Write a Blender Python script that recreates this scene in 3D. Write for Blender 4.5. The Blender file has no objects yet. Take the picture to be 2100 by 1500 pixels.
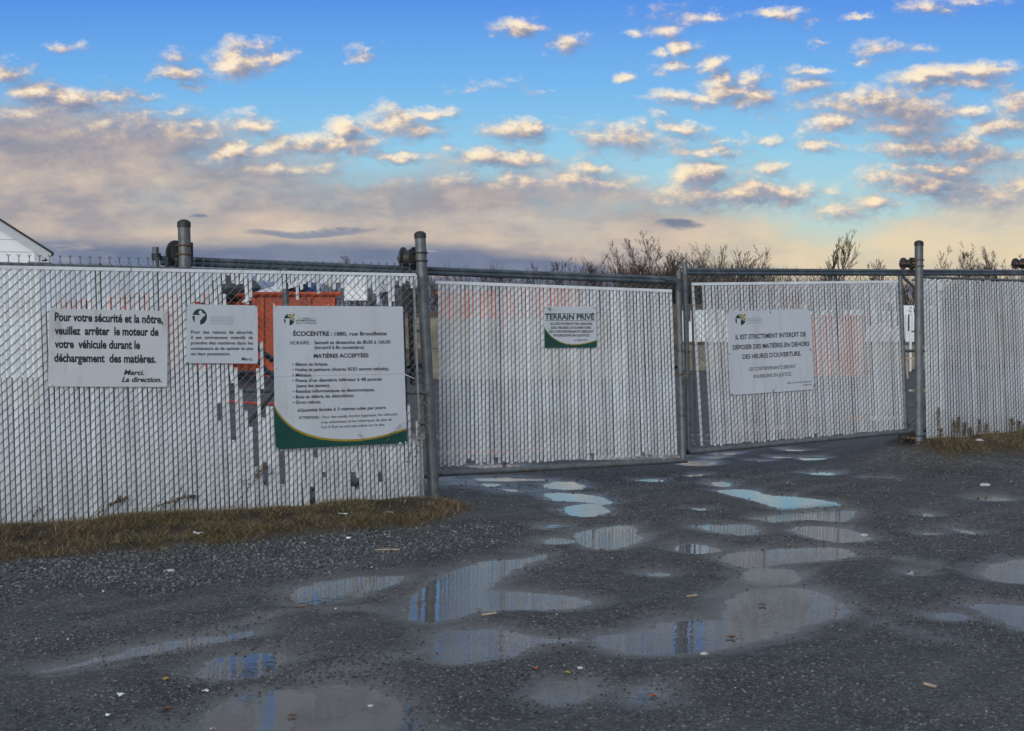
import bpy, math, random
import numpy as np
from mathutils import Vector, noise as mnoise

R = math.radians
rnd = random.Random(7)
nrs = np.random.RandomState(11)
scene = bpy.context.scene
COL = scene.collection

# ------------------------------------------------------------------ camera
F = 2917.0                      # focal length in pixels of the 2100 x 1500 photograph
H = 1.40                        # eye height above the foot of the fence
ZG = -0.160                     # level of the driveway and its puddles, a little lower than the fence foot
PITCH = math.atan(78.0 / F)     # looking slightly down
cam_data = bpy.data.cameras.new('camera')
cam_data.sensor_width = 36.0
cam_data.lens = 36.0 * F / 2100.0
cam_data.clip_start = 0.1
cam_data.clip_end = 6000
cam = bpy.data.objects.new('camera', cam_data)
COL.objects.link(cam)
cam.location = (0, 0, H)
cam.rotation_euler = (math.pi / 2 - PITCH, 0, 0)
scene.camera = cam
cam_data.dof.use_dof = True
cam_data.dof.focus_distance = 12.0
cam_data.dof.aperture_fstop = 7.1

scene.view_settings.view_transform = 'Standard'
scene.view_settings.look = 'None'
scene.view_settings.exposure = 0.2
scene.view_settings.gamma = 1.0
scene.view_settings.use_curve_mapping = False
scene.cycles.max_bounces = 6
scene.cycles.diffuse_bounces = 3
scene.cycles.glossy_bounces = 3
scene.cycles.transparent_max_bounces = 6

SUN_EL, SUN_AZ = 12.0, 200.0     # low sun behind the camera, a little to the left
SUN_STRENGTH = 2.15
sd = bpy.data.lights.new('sun', 'SUN')
sd.energy = SUN_STRENGTH
sd.angle = R(40)                # soft: it reaches the yard only through thin evening cloud
sd.color = (1.0, 0.985, 0.89)
so = bpy.data.objects.new('sun', sd)
COL.objects.link(so)
a = R(SUN_AZ)
sdir = Vector((math.sin(a) * math.cos(R(SUN_EL)), math.cos(a) * math.cos(R(SUN_EL)), math.sin(R(SUN_EL))))
so.rotation_euler = sdir.to_track_quat('Z', 'Y').to_euler()


def srgb(r, g, b):
    def c(v):
        v /= 255.0
        return v / 12.92 if v <= 0.04045 else ((v + 0.055) / 1.055) ** 2.4
    return (c(r), c(g), c(b), 1.0)


# ------------------------------------------------------------------ node maths
class E:
    """a scalar socket with arithmetic"""
    def __init__(s, t, k):
        s.t, s.k = t, k

    def _op(s, op, *o, rev=False):
        n = s.t.nodes.new('ShaderNodeMath')
        n.operation = op
        args = [s] + list(o)
        if rev:
            args.reverse()
        for i, v in enumerate(args):
            if isinstance(v, E):
                s.t.links.new(v.k, n.inputs[i])
            else:
                n.inputs[i].default_value = v
        return E(s.t, n.outputs[0])

    def __add__(s, o): return s._op('ADD', o)
    __radd__ = __add__
    def __sub__(s, o): return s._op('SUBTRACT', o)
    def __rsub__(s, o): return s._op('SUBTRACT', o, rev=True)
    def __mul__(s, o): return s._op('MULTIPLY', o)
    __rmul__ = __mul__
    def max(s, o): return s._op('MAXIMUM', o)
    def min(s, o): return s._op('MINIMUM', o)
    def clamp(s):
        e = s._op('ADD', 0.0)
        e.k.node.use_clamp = True
        return e

    def step(s, a, b, smooth=True):
        n = s.t.nodes.new('ShaderNodeMapRange')
        n.interpolation_type = 'SMOOTHSTEP' if smooth else 'LINEAR'
        s.t.links.new(s.k, n.inputs[0])
        n.inputs[1].default_value = a
        n.inputs[2].default_value = b
        return E(s.t, n.outputs[0])


def mixc(t, f, a, b, mode='MIX'):
    n = t.nodes.new('ShaderNodeMix')
    n.data_type = 'RGBA'
    n.blend_type = mode
    for sock, v in ((n.inputs[0], f), (n.inputs[6], a), (n.inputs[7], b)):
        if isinstance(v, E):
            t.links.new(v.k, sock)
        elif isinstance(v, (int, float, tuple)):
            sock.default_value = v
        else:
            t.links.new(v, sock)
    return n.outputs[2]


def ramp(t, fac, stops):
    n = t.nodes.new('ShaderNodeValToRGB')
    el = n.color_ramp.elements
    while len(el) < len(stops):
        el.new(0.5)
    for e, (p, c) in zip(el, stops):
        e.position = p
        e.color = c
    t.links.new(fac.k if isinstance(fac, E) else fac, n.inputs[0])
    return n.outputs[0]


def noise(t, vec, scale, detail=4, rough=0.55, out=0, dist=0.0):
    n = t.nodes.new('ShaderNodeTexNoise')
    n.inputs['Scale'].default_value = scale
    n.inputs['Detail'].default_value = detail
    n.inputs['Roughness'].default_value = rough
    n.inputs['Distortion'].default_value = dist
    t.links.new(vec, n.inputs['Vector'])
    return E(t, n.outputs[out])


def vmul(t, vec, s):
    n = t.nodes.new('ShaderNodeVectorMath')
    n.operation = 'MULTIPLY'
    t.links.new(vec, n.inputs[0])
    n.inputs[1].default_value = s
    return n.outputs[0]


def vadd(t, vec, s):
    n = t.nodes.new('ShaderNodeVectorMath')
    n.operation = 'ADD'
    t.links.new(vec, n.inputs[0])
    n.inputs[1].default_value = s
    return n.outputs[0]


# ------------------------------------------------------------------ sky
world = bpy.data.worlds.new('World')
scene.world = world
world.use_nodes = True
world.cycles.sampling_method = 'MANUAL'
world.cycles.sample_map_resolution = 256
T = world.node_tree
T.nodes.clear()
SKY_STRENGTH = 0.093
tc = T.nodes.new('ShaderNodeTexCoord')
sep = T.nodes.new('ShaderNodeSeparateXYZ')
T.links.new(tc.outputs['Generated'], sep.inputs[0])
DX, DY, DZ = (E(T, sep.outputs[i]) for i in range(3))
RHO = (DX * DX + DY * DY)._op('SQRT')
DEN = DY.max(RHO * 0.8).max(0.02)
U0 = DX._op('DIVIDE', DEN) * 2.917 + 1.05          # direction round the horizon
V0 = DZ._op('DIVIDE', DEN) * 2.917                 # height above the horizon

# cumulus: (centre u, centre v, half width, half height, weight), in thousandths
PUFFS = [
    (490, 128, 58, 34, 1.2), (545, 128, 40, 14, .8), (375, 152, 62, 19, 1), (333, 160, 34, 12, .8), (390, 183, 30, 12, .8),
    (370, 122, 46, 12, .6), (140, 98, 36, 11, .7), (705, 268, 38, 22, 1.15), (792, 262, 56, 34, 1.2), (880, 240, 52, 16, 1),
    (855, 275, 60, 26, .8), (505, 262, 60, 24, .9), (1040, 333, 105, 22, 1), (985, 325, 46, 26, 1.15), (1070, 271, 72, 20, 1),
    (1210, 349, 42, 14, .9), (1055, 60, 64, 16, 1), (1175, 90, 36, 17, .9), (752, 112, 26, 14, .7), (1000, 176, 40, 10, .6),
    (1110, 188, 30, 9, .6), (1285, 295, 92, 36, 1), (1300, 265, 40, 20, .9), (1392, 263, 56, 14, 1), (1440, 365, 78, 36, 1.3), (1380, 205, 60, 16, .9),
    (1482, 192, 60, 24, 1), (1535, 165, 34, 18, .9), (1540, 205, 60, 22, 1), (1430, 205, 50, 16, .9), (1485, 165, 34, 17, .9),
    (1455, 138, 34, 16, .9), (1385, 140, 60, 14, .9), (1400, 100, 34, 14, 1), (1355, 115, 34, 8, .8), (1365, 66, 40, 13, .8),
    (1300, 72, 26, 9, .7), (1338, 35, 40, 16, .5), (1420, 43, 30, 12, .8), (1460, 40, 24, 7, .7), (1565, 36, 58, 11, 1), (1282, 163, 20, 8, .8),
    (1302, 205, 26, 7, .5), (1350, 236, 34, 10, .6), (1660, 50, 20, 8, .6), (1675, 93, 20, 9, .7), (1755, 43, 34, 6, .6), (1650, 180, 50, 20, .9),
    (1690, 215, 78, 24, 1), (1690, 250, 70, 20, 1), (1790, 205, 60, 24, 1), (1870, 228, 110, 40, 1.1), (1980, 232, 60, 16, 1),
    (1860, 262, 100, 26, 1), (1890, 160, 80, 14, 1), (1980, 150, 76, 18, 1), (1940, 178, 100, 12, 1), (2030, 148, 40, 9, .8),
    (1790, 105, 34, 16, .8), (1765, 130, 26, 8, .8), (1885, 107, 32, 9, .6), (1665, 147, 50, 9, .8), (1900, 18, 50, 12, .6), (1945, 27, 24, 10, .7), (2000, 8, 50, 10, .6),
    (2085, 218, 50, 26, 1), (2060, 268, 90, 26, 1), (1920, 305, 150, 26, 1.1), (2050, 320, 100, 26, 1), (1960, 345, 170, 20, 1), (1880, 300, 90, 18, 1),
    (1780, 370, 40, 14, .8), (1450, 312, 80, 16, .9), (1480, 290, 56, 12, .8), (1470, 400, 150, 34, 1.1), (1590, 400, 120, 26, 1), (1590, 345, 34, 14, .8),
    (1690, 300, 60, 14, .7), (1570, 290, 44, 8, .6), (1790, 420, 80, 26, 1), (1900, 390, 160, 40, 1.15), (2060, 400, 120, 46, 1.1), (1700, 430, 70, 18, .7),
    (25, 155, 56, 22, 1.1), (70, 195, 70, 28, 1.1), (150, 205, 100, 28, 1.15), (235, 200, 56, 15, 1), (60, 240, 110, 34, 1.1), (300, 205, 42, 10, .8),
    (380, 228, 30, 9, .6), (215, 255, 60, 20, 1), (220, 285, 140, 46, 1.3), (350, 290, 110, 40, 1.2), (480, 320, 120, 24, 1.2), (20, 275, 80, 32, 1.1),
    (620, 300, 80, 20, 1), (830, 322, 70, 14, 1), (700, 300, 110, 20, .8), (570, 345, 130, 16, 1), (1075, 375, 230, 22, .9), (920, 305, 40, 8, .5), (1250, 378, 110, 14, .7),
]
DEF = bpy.data.node_groups.new('cloud density', 'ShaderNodeTree')
DEF.interface.new_socket('U', in_out='INPUT', socket_type='NodeSocketFloat')
DEF.interface.new_socket('V', in_out='INPUT', socket_type='NodeSocketFloat')
DEF.interface.new_socket('P', in_out='INPUT', socket_type='NodeSocketVector')
DEF.interface.new_socket('D', in_out='OUTPUT', socket_type='NodeSocketFloat')
gi = DEF.nodes.new('NodeGroupInput')
go = DEF.nodes.new('NodeGroupOutput')
gU, gV = E(DEF, gi.outputs[0]), E(DEF, gi.outputs[1])
P = gi.outputs[2]
n1 = noise(DEF, vmul(DEF, P, (1, 1, 1.7)), 13.0, 8, 0.66)
n2 = noise(DEF, vadd(DEF, vmul(DEF, P, (1, 1, 2.0)), (5.3, 1.1, 2.2)), 5.5, 2, 0.5)
n3 = noise(DEF, vadd(DEF, vmul(DEF, P, (1, 1, 1.6)), (2.3, 7.1, 4.2)), 26.0, 5, 0.65)
cu = DEF.nodes.new('ShaderNodeCombineXYZ')
DEF.links.new((gU + (n2 - 0.5) * 0.09 + (n3 - 0.5) * 0.06).k, cu.inputs[0])
DEF.links.new((gV + (n3 - 0.5) * 0.045 + (n2 - 0.5) * 0.03).k, cu.inputs[1])
cur = None
for (pu, pv, rx, ry, w) in PUFFS:
    m = DEF.nodes.new('ShaderNodeVectorMath')
    m.operation = 'MULTIPLY_ADD'
    DEF.links.new(cu.outputs[0], m.inputs[0])
    sx, sy = 1000.0 / (rx * 1.36), 1000.0 / (ry * 1.42)
    m.inputs[1].default_value = (sx, sy, 0)
    m.inputs[2].default_value = (-pu / 1000.0 * sx, -(672 - pv) / 1000.0 * sy, 0)
    l = DEF.nodes.new('ShaderNodeVectorMath')
    l.operation = 'LENGTH'
    DEF.links.new(m.outputs[0], l.inputs[0])
    e = w - E(DEF, l.outputs[1]) * w
    cur = e if cur is None else cur.max(e)
# loose puffs added in the unseen sky so its light is less blue
far = (gU - 1.05)._op('ABSOLUTE').step(1.15, 1.5).max(gV.step(0.74, 0.95))
cur = cur.max((n2 - 0.42) * 3.2 + (far - 1.0) * 4.0)
dens = cur.max(-0.7) + (n1 - 0.5) * 2.4
DEF.links.new(dens.k, go.inputs[0])


def density(du, dv):
    g = T.nodes.new('ShaderNodeGroup')
    g.node_tree = DEF
    T.links.new((U0 + du).k, g.inputs[0])
    T.links.new((V0 + dv).k, g.inputs[1])
    T.links.new(vmul(T, vadd(T, tc.outputs['Generated'], (du / 2.917, 0, dv / 2.917)), (2.917,) * 3), g.inputs[2])
    return E(T, g.outputs[0])


def sc10(c, k=1.0):
    return (c[0] * 10 * k, c[1] * 10 * k, c[2] * 10 * k, 1.0)


D0 = density(0, 0)
D1 = density(-0.017, 0.015)
VF = V0                          # 0 at the horizon, 0.67 at the top of the picture
clear = ramp(T, VF.step(-0.02, 1.5, False), [
    (0.0, sc10(srgb(206, 196, 170))), (0.10, sc10(srgb(200, 205, 186))), (0.18, sc10(srgb(168, 206, 214))),
    (0.26, sc10(srgb(136, 196, 230))), (0.34, sc10(srgb(108, 176, 234))), (0.45, sc10(srgb(74, 140, 228))), (0.56, sc10(srgb(118, 164, 222))), (0.72, sc10(srgb(150, 180, 218))), (1.0, sc10(srgb(156, 180, 208)))])
nish = T.nodes.new('ShaderNodeTexSky')
nish.sky_type = 'NISHITA'
nish.sun_disc = False
nish.sun_elevation = R(SUN_EL)
nish.sun_rotation = R(SUN_AZ)
nish.dust_density = 1.0
base = mixc(T, 0.88, nish.outputs[0], clear)

Pw = tc.outputs['Generated']
s1 = noise(T, vmul(T, Pw, (3, 3, 13)), 2.2, 5, 0.55)
s2 = noise(T, vadd(T, vmul(T, Pw, (3, 3, 9)), (3, 3, 3)), 4.5, 6, 0.6)
s3 = noise(T, vadd(T, vmul(T, Pw, (3, 3, 20)), (9, 1, 4)), 3.0, 6, 0.6)
s4 = noise(T, vadd(T, vmul(T, Pw, (3, 3, 6)), (1, 8, 3)), 6.0, 7, 0.62)
# high veil over the lower sky; its upper edge falls from left to right
fc = T.nodes.new('ShaderNodeFloatCurve')
T.links.new(U0.step(-1.0, 3.0, False).k, fc.inputs[1])
cv = fc.mapping.curves[0]
pts = [(0, .44), (.20, .46), (.27, .46), (.35, .42), (.40, .375), (.45, .345), (.50, .32), (.56, .305), (.61, .28), (.655, .22), (.68, .19), (.71, .24), (.76, .33), (1, .36)]
cv.points[0].location = pts[0]
cv.points[1].location = pts[-1]
for p in pts[1:-1]:
    cv.points.new(*p)
fc.mapping.update()
edge = E(T, fc.outputs[0]) + (s2 - 0.5) * 0.16 + (s1 - 0.5) * 0.10
sheet = (edge - V0 + (s4 - 0.5) * 0.10).step(-0.03, 0.075) * (0.90 + (s1 - 0.40) * 1.0).clamp()
rightness = U0.step(1.25, 1.7)
sheet = (sheet * (1.0 - rightness * V0.step(0.02, 0.30) * 0.25)).clamp()
sheet = sheet.max(0.0)
warm = (V0.step(0.08, 0.22) * 0.45 + (s2 - 0.47) * 2.6).clamp()
sheet_lo = mixc(T, rightness, sc10(srgb(150, 149, 158)), sc10(srgb(190, 182, 172)))
sheet_hi = mixc(T, rightness, sc10(srgb(208, 190, 174)), sc10(srgb(232, 208, 176)))
sheet_c = mixc(T, (s2 - 0.38) * 2.2 + (s4 - 0.5) * 2.6, sheet_lo, sheet_hi)
# warm glow band low down
glow = V0.step(0.0, 0.10) * (1.0 - V0.step(0.16, 0.27)) * (0.35 + (s3 - 0.4) * 2.0)
sheet_c = mixc(T, glow.clamp() * 0.75, sheet_c, mixc(T, rightness, sc10(srgb(220, 196, 170)), sc10(srgb(228, 208, 168))))
col = mixc(T, sheet, base, sheet_c)
# cumulus
n2w = noise(T, vmul(T, Pw, (3, 3, 4)), 4.0, 3, 0.5)
al = D0.step(-0.12, 0.95)
lit = ((D0 - D1) * 0.85 + 0.41 + (n2w - 0.5) * 0.7 - (1.0 - U0.step(0.15, 0.55)) * 0.20).clamp()
thick = D0.step(0.55, 1.35)
hi = mixc(T, V0.step(0.2, 0.42), sc10(srgb(250, 218, 178)), sc10(srgb(246, 230, 206)))
cl = ramp(T, lit, [(0.0, sc10(srgb(124, 132, 158))), (0.35, sc10(srgb(160, 156, 168))), (0.58, sc10(srgb(206, 186, 172))), (0.80, sc10(srgb(238, 214, 184))), (1.0, sc10(srgb(255, 234, 196), 1.0))])
cl = mixc(T, thick * 0.75 * (1.0 - lit), cl, sc10(srgb(120, 128, 152)))
cl = mixc(T, lit.step(0.6, 1.0) * 0.5, cl, hi)
veil = (sheet * (edge - V0).step(-0.02, 0.10) * 0.62).clamp()
col = mixc(T, al * 0.94 * (1.0 - veil), col, cl)
# blue-grey bars near the horizon
bar_top = 0.185 + (s1 - 0.5) * 0.10 + (s2 - 0.5) * 0.05 + U0.step(0.8, 1.6) * -0.085
bars = (bar_top - V0).step(-0.012, 0.03) * (s3 - 0.30 - U0.step(0.7, 1.4) * 0.12).step(0.0, 0.12)
lent = None
for (pu, pv, rx, ry) in [(1385, 458, 66, 10), (415, 445, 26, 7), (640, 474, 130, 13)]:
    m = ((U0 + (s3 - 0.5) * 0.16 + (s4 - 0.5) * 0.08 - pu / 1000.0) * (1000.0 / rx))
    q = ((V0 + (s2 - 0.5) * 0.05 + (s4 - 0.5) * 0.03 - (672 - pv) / 1000.0) * (1000.0 / ry))
    e = 1.0 - (m * m + q * q)
    lent = e if lent is None else lent.max(e)
bars = bars.max(lent.step(0.0, 0.9) * 0.9)
col = mixc(T, bars * 0.92, col, mixc(T, (s2 - 0.42) * 2.4, sc10(srgb(96, 112, 142)), sc10(srgb(130, 142, 164))))
# below the horizon
col = mixc(T, V0.step(-0.06, 0.0), sc10(srgb(70, 72, 78)), col)
bg = T.nodes.new('ShaderNodeBackground')
bg.inputs[1].default_value = SKY_STRENGTH
T.links.new(col, bg.inputs[0])
wo = T.nodes.new('ShaderNodeOutputWorld')
T.links.new(bg.outputs[0], wo.inputs[0])


# ------------------------------------------------------------------ survey helpers
def ray(px, py):
    x, y, z = (px - 1050.0) / F, 1.0, -(py - 750.0) / F
    c, s = math.cos(PITCH), math.sin(PITCH)
    return Vector((x, y * c + z * s, z * c - y * s))


ORG = Vector((0, 0, H))


def ground_pt(px, py, z=ZG):
    d = ray(px, py)
    return ORG + d * ((z - H) / d.z)


def at_depth(px, py, Y):
    d = ray(px, py)
    return ORG + d * (Y / d.y)


class Wall:
    """a vertical plane through two ground points"""
    def __init__(s, x0, y0, x1, y1):
        s.o = Vector((x0, y0, 0))
        s.t = Vector((x1 - x0, y1 - y0, 0)).normalized()
        s.n = Vector((s.t.y, -s.t.x, 0))      # towards the camera

    def hit(s, px, py, off=0.0):
        d = ray(px, py)
        o = s.o + s.n * off
        k = (o - ORG).dot(s.n) / d.dot(s.n)
        return ORG + d * k


W_LEFT = Wall(-3.535, 9.82, -0.80, 11.67)
W_GATE1 = Wall(-0.63, 12.25, 1.733, 13.85)
W_GATE2 = Wall(1.733, 13.97, 4.334, 15.80)
W_RIGHT = Wall(4.57, 15.8, 6.16, 17.1)


# ------------------------------------------------------------------ object helpers
def tag(o, label=None, cat=None, group=None, kind=None):
    if label: o['label'] = label
    if cat: o['category'] = cat
    if group: o['group'] = group
    if kind: o['kind'] = kind
    return o


def empty(name, loc, label, cat, group=None):
    o = bpy.data.objects.new(name, None)
    COL.objects.link(o)
    o.location = loc
    o.empty_display_size = 0.1
    return tag(o, label, cat, group)


def root_loc(p):
    v = Vector((0, 0, 0))
    while p is not None:
        v += Vector(p.location)
        p = p.parent
    return v


class MB:
    def __init__(s):
        s.v, s.f = [], []

    def add(s, vs, fs):
        b = len(s.v)
        s.v += [tuple(v) for v in vs]
        s.f += [tuple(i + b for i in f) for f in fs]

    def box(s, c, hx, hy, hz, ax=None, ay=None, az=None):
        ax = Vector(ax or (1, 0, 0)); ay = Vector(ay or (0, 1, 0)); az = Vector(az or (0, 0, 1))
        c = Vector(c)
        vs = [c + ax * hx * i + ay * hy * j + az * hz * k for i in (-1, 1) for j in (-1, 1) for k in (-1, 1)]
        s.add(vs, [(0, 1, 3, 2), (4, 6, 7, 5), (0, 4, 5, 1), (2, 3, 7, 6), (0, 2, 6, 4), (1, 5, 7, 3)])

    def tube(s, pts, r, n=8, cap=True):
        pts = [Vector(p) for p in pts]
        rs = r if isinstance(r, (list, tuple)) else [r] * len(pts)
        vs, fs = [], []
        prev = None
        for i, p in enumerate(pts):
            d = (pts[min(i + 1, len(pts) - 1)] - pts[max(i - 1, 0)])
            if d.length < 1e-9: d = Vector((0, 0, 1))
            d.normalize()
            if prev is None:
                ref = Vector((0, 0, 1)) if abs(d.z) < 0.9 else Vector((0, 1, 0))
                u = d.cross(ref).normalized()
            else:
                u = (prev - d * prev.dot(d)).normalized()
            prev = u
            w = d.cross(u)
            for k in range(n):
                a = 2 * math.pi * k / n
                vs.append(p + (u * math.cos(a) + w * math.sin(a)) * rs[i])
        for i in range(len(pts) - 1):
            for k in range(n):
                a, b = i * n + k, i * n + (k + 1) % n
                fs.append((a, b, b + n, a + n))
        if cap:
            fs.append(tuple(range(n))[::-1])
            fs.append(tuple(range((len(pts) - 1) * n, len(pts) * n)))
        s.add(vs, fs)

    def build(s, name, mat, parent=None, smooth=False, kind=None, loc=None):
        me = bpy.data.meshes.new(name)
        off = root_loc(parent) if parent is not None else Vector(loc or (0, 0, 0))
        vs = [(v[0] - off.x, v[1] - off.y, v[2] - off.z) for v in s.v]
        me.from_pydata(vs, [], s.f)
        me.materials.append(mat)
        if smooth:
            me.polygons.foreach_set('use_smooth', [True] * len(me.polygons))
            if smooth != 'all':
                try: me.set_sharp_from_angle(angle=R(40))
                except Exception: pass
        o = bpy.data.objects.new(name, me)
        COL.objects.link(o)
        if parent is not None: o.parent = parent
        elif loc is not None: o.location = loc
        if kind: o['kind'] = kind
        return o


# ------------------------------------------------------------------ materials
def mat(name, color, rough=0.6, metal=0.0, var=0.15, scale=8.0, bump=0.0, bscale=60.0, dirt=None, dirt_amt=0.4, dirt_scale=3.0, rvar=0.0, spec=0.5, objrand=0.0, splash=False, stretch=(1, 1, 1)):
    m = bpy.data.materials.new(name)
    m.use_nodes = True
    t = m.node_tree
    b = t.nodes['Principled BSDF']
    tcn = t.nodes.new('ShaderNodeTexCoord')
    geo = t.nodes.new('ShaderNodeNewGeometry')
    pos = vmul(t, geo.outputs['Position'], stretch)
    n = noise(t, pos, scale, 5, 0.6)
    c = tuple(color[:3])
    lo = tuple(x * (1 - var) for x in c) + (1,)
    hi = tuple(min(1, x * (1 + var)) for x in c) + (1,)
    col = mixc(t, n.step(0.3, 0.7), lo, hi)
    if dirt:
        d = noise(t, pos, dirt_scale, 6, 0.65)
        col = mixc(t, d.step(0.5, 0.72) * dirt_amt, col, dirt)
    if splash:
        sz_ = t.nodes.new('ShaderNodeSeparateXYZ')
        t.links.new(geo.outputs['Position'], sz_.inputs[0])
        low = 1.0 - E(t, sz_.outputs[2]).step(0.0, 0.75)
        sp_ = noise(t, vmul(t, geo.outputs['Position'], (14, 14, 3)), 1.0, 5, 0.65)
        col = mixc(t, (low * (sp_ - 0.30) * 1.5).clamp(), col, (0.24, 0.22, 0.195, 1))
        st_ = noise(t, vmul(t, geo.outputs['Position'], (45, 45, 1.2)), 1.0, 3, 0.6)
        col = mixc(t, st_.step(0.52, 0.75) * 0.28, col, (0.36, 0.35, 0.34, 1))
    if objrand:
        oi = t.nodes.new('ShaderNodeObjectInfo')
        k = E(t, oi.outputs['Random']) * objrand + (1 - objrand)
        cc = t.nodes.new('ShaderNodeCombineColor')
        for i in range(3): t.links.new(k.k, cc.inputs[i])
        col = mixc(t, 1.0, col, cc.outputs[0], 'MULTIPLY')
    t.links.new(col, b.inputs['Base Color'])
    b.inputs['Roughness'].default_value = rough
    if rvar:
        rn = noise(t, pos, scale * 1.7, 4, 0.6)
        t.links.new((rn * rvar * 2 + (rough - rvar)).clamp().k, b.inputs['Roughness'])
    b.inputs['Metallic'].default_value = metal
    b.inputs['Specular IOR Level'].default_value = spec
    if bump:
        bn = noise(t, pos, bscale, 4, 0.6)
        bp = t.nodes.new('ShaderNodeBump')
        bp.inputs['Strength'].default_value = bump
        bp.inputs['Distance'].default_value = 0.01
        t.links.new(bn.k, bp.inputs['Height'])
        t.links.new(bp.outputs[0], b.inputs['Normal'])
    return m


M = {}
M['slat'] = mat('white plastic slat', (0.70, 0.75, 0.785), 0.45, var=0.07, scale=5, dirt=(0.42, 0.38, 0.34, 1), dirt_amt=0.35, dirt_scale=2.2, objrand=0.20, splash=True)
M['slat_pink'] = mat('aged slat', (0.61, 0.635, 0.67), 0.5, var=0.08, scale=5, dirt=(0.46, 0.36, 0.33, 1), dirt_amt=0.4, dirt_scale=1.5, objrand=0.16, splash=True)
M['strip'] = mat('white strip', (0.66, 0.70, 0.75), 0.5, var=0.08, scale=9, dirt=(0.35, 0.33, 0.30, 1), dirt_amt=0.4, dirt_scale=4)
M['wire'] = mat('galvanised wire', (0.085, 0.11, 0.13), 0.55, metal=0.2, var=0.25, scale=30, dirt=(0.10, 0.06, 0.04, 1), dirt_amt=0.5, dirt_scale=3)
M['galv'] = mat('galvanised steel pipe', (0.120, 0.136, 0.145), 0.5, metal=0.3, var=0.22, scale=14, bump=0.15, bscale=80, dirt=(0.15, 0.12, 0.09, 1), dirt_amt=0.35, dirt_scale=6, rvar=0.12)
M['rail'] = mat('dark gate rail', (0.062, 0.082, 0.10), 0.45, metal=0.2, var=0.25, scale=10, dirt=(0.2, 0.2, 0.2, 1), dirt_amt=0.4, dirt_scale=5, rvar=0.1)
M['iron'] = mat('black rubber and iron', (0.022, 0.024, 0.028), 0.6, var=0.3, scale=30, dirt=(0.06, 0.045, 0.03, 1), dirt_amt=0.5, dirt_scale=14)
M['rust'] = mat('rusty bolt', (0.10, 0.055, 0.03), 0.8, var=0.4, scale=60)
M['sign'] = mat('white sign board', (0.49, 0.53, 0.59), 0.35, var=0.05, scale=2, dirt=(0.36, 0.37, 0.38, 1), dirt_amt=0.5, dirt_scale=7, stretch=(1, 1, .25))
M['sign_old'] = mat('weathered sign board', (0.52, 0.55, 0.58), 0.5, var=0.06, scale=3, dirt=(0.36, 0.35, 0.33, 1), dirt_amt=0.7, dirt_scale=7, stretch=(1, 1, .3))
M['black'] = mat('black print', (0.012, 0.013, 0.018), 0.5, var=0.1)
M['dgreen'] = mat('green print', (0.006, 0.055, 0.042), 0.4, var=0.10, scale=6)
M['lgreen'] = mat('dark logo green', (0.010, 0.040, 0.030), 0.4, var=0.1)
M['gold'] = mat('yellow print', (0.30, 0.22, 0.02), 0.45, var=0.1)
M['greyprint'] = mat('faded grey print', (0.30, 0.31, 0.34), 0.5, var=0.1)
M['orangeprint'] = mat('faded orange print', (0.42, 0.27, 0.18), 0.5, var=0.1)
M['tie_black'] = mat('black cable tie', (0.012, 0.012, 0.014), 0.5)
M['tie_white'] = mat('white cable tie', (0.75, 0.76, 0.78), 0.5)
M['orange'] = mat('orange container steel', (0.46, 0.062, 0.008), 0.6, var=0.3, scale=1.6, dirt=(0.16, 0.022, 0.010, 1), dirt_amt=0.85, dirt_scale=1.1)
M['orange2'] = mat('pale orange container steel', (0.40, 0.09, 0.03), 0.5, var=0.15, scale=1.6)
M['concrete'] = mat('concrete block', (0.23, 0.205, 0.17), 0.9, var=0.3, scale=1.5, bump=0.4, bscale=14, dirt=(0.10, 0.085, 0.06, 1), dirt_amt=0.7, dirt_scale=0.9)
M['siding'] = mat('white vinyl siding', (0.72, 0.75, 0.78), 0.5, var=0.03, scale=1)
M['fascia'] = mat('pale fascia', (0.46, 0.49, 0.53), 0.5, var=0.04)
M['shingle'] = mat('dark shingles', (0.035, 0.033, 0.035), 0.9, var=0.3, scale=6)
M['bark'] = mat('bare winter wood', (0.040, 0.032, 0.030), 0.9, var=0.3, scale=2)
M['bark2'] = mat('reddish scrub wood', (0.055, 0.040, 0.035), 0.9, var=0.35, scale=0.6)
M['weed'] = mat('dry weed', (0.115, 0.085, 0.055), 0.9, var=0.4, scale=30)
M['wood'] = mat('raw wood', (0.36, 0.27, 0.20), 0.8, var=0.2, scale=10)
M['paper'] = mat('white scrap', (0.72, 0.73, 0.75), 0.6, var=0.08)
M['leaf_o'] = mat('orange dead leaf', (0.35, 0.11, 0.03), 0.7, var=0.3, scale=40)
M['leaf_y'] = mat('yellow dead leaf', (0.42, 0.30, 0.04), 0.7, var=0.3, scale=40)
M['leaf_b'] = mat('brown dead leaf', (0.12, 0.06, 0.035), 0.7, var=0.3, scale=40)
M['dark'] = mat('dark rubbish', (0.03, 0.035, 0.045), 0.6, var=0.4, scale=2)
M['bluep'] = mat('blue plastic', (0.02, 0.07, 0.22), 0.5)
M['redp'] = mat('red rope', (0.45, 0.03, 0.03), 0.6)
M['stone'] = mat('pale stone', (0.40, 0.41, 0.42), 0.8, var=0.2, scale=30)


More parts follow.
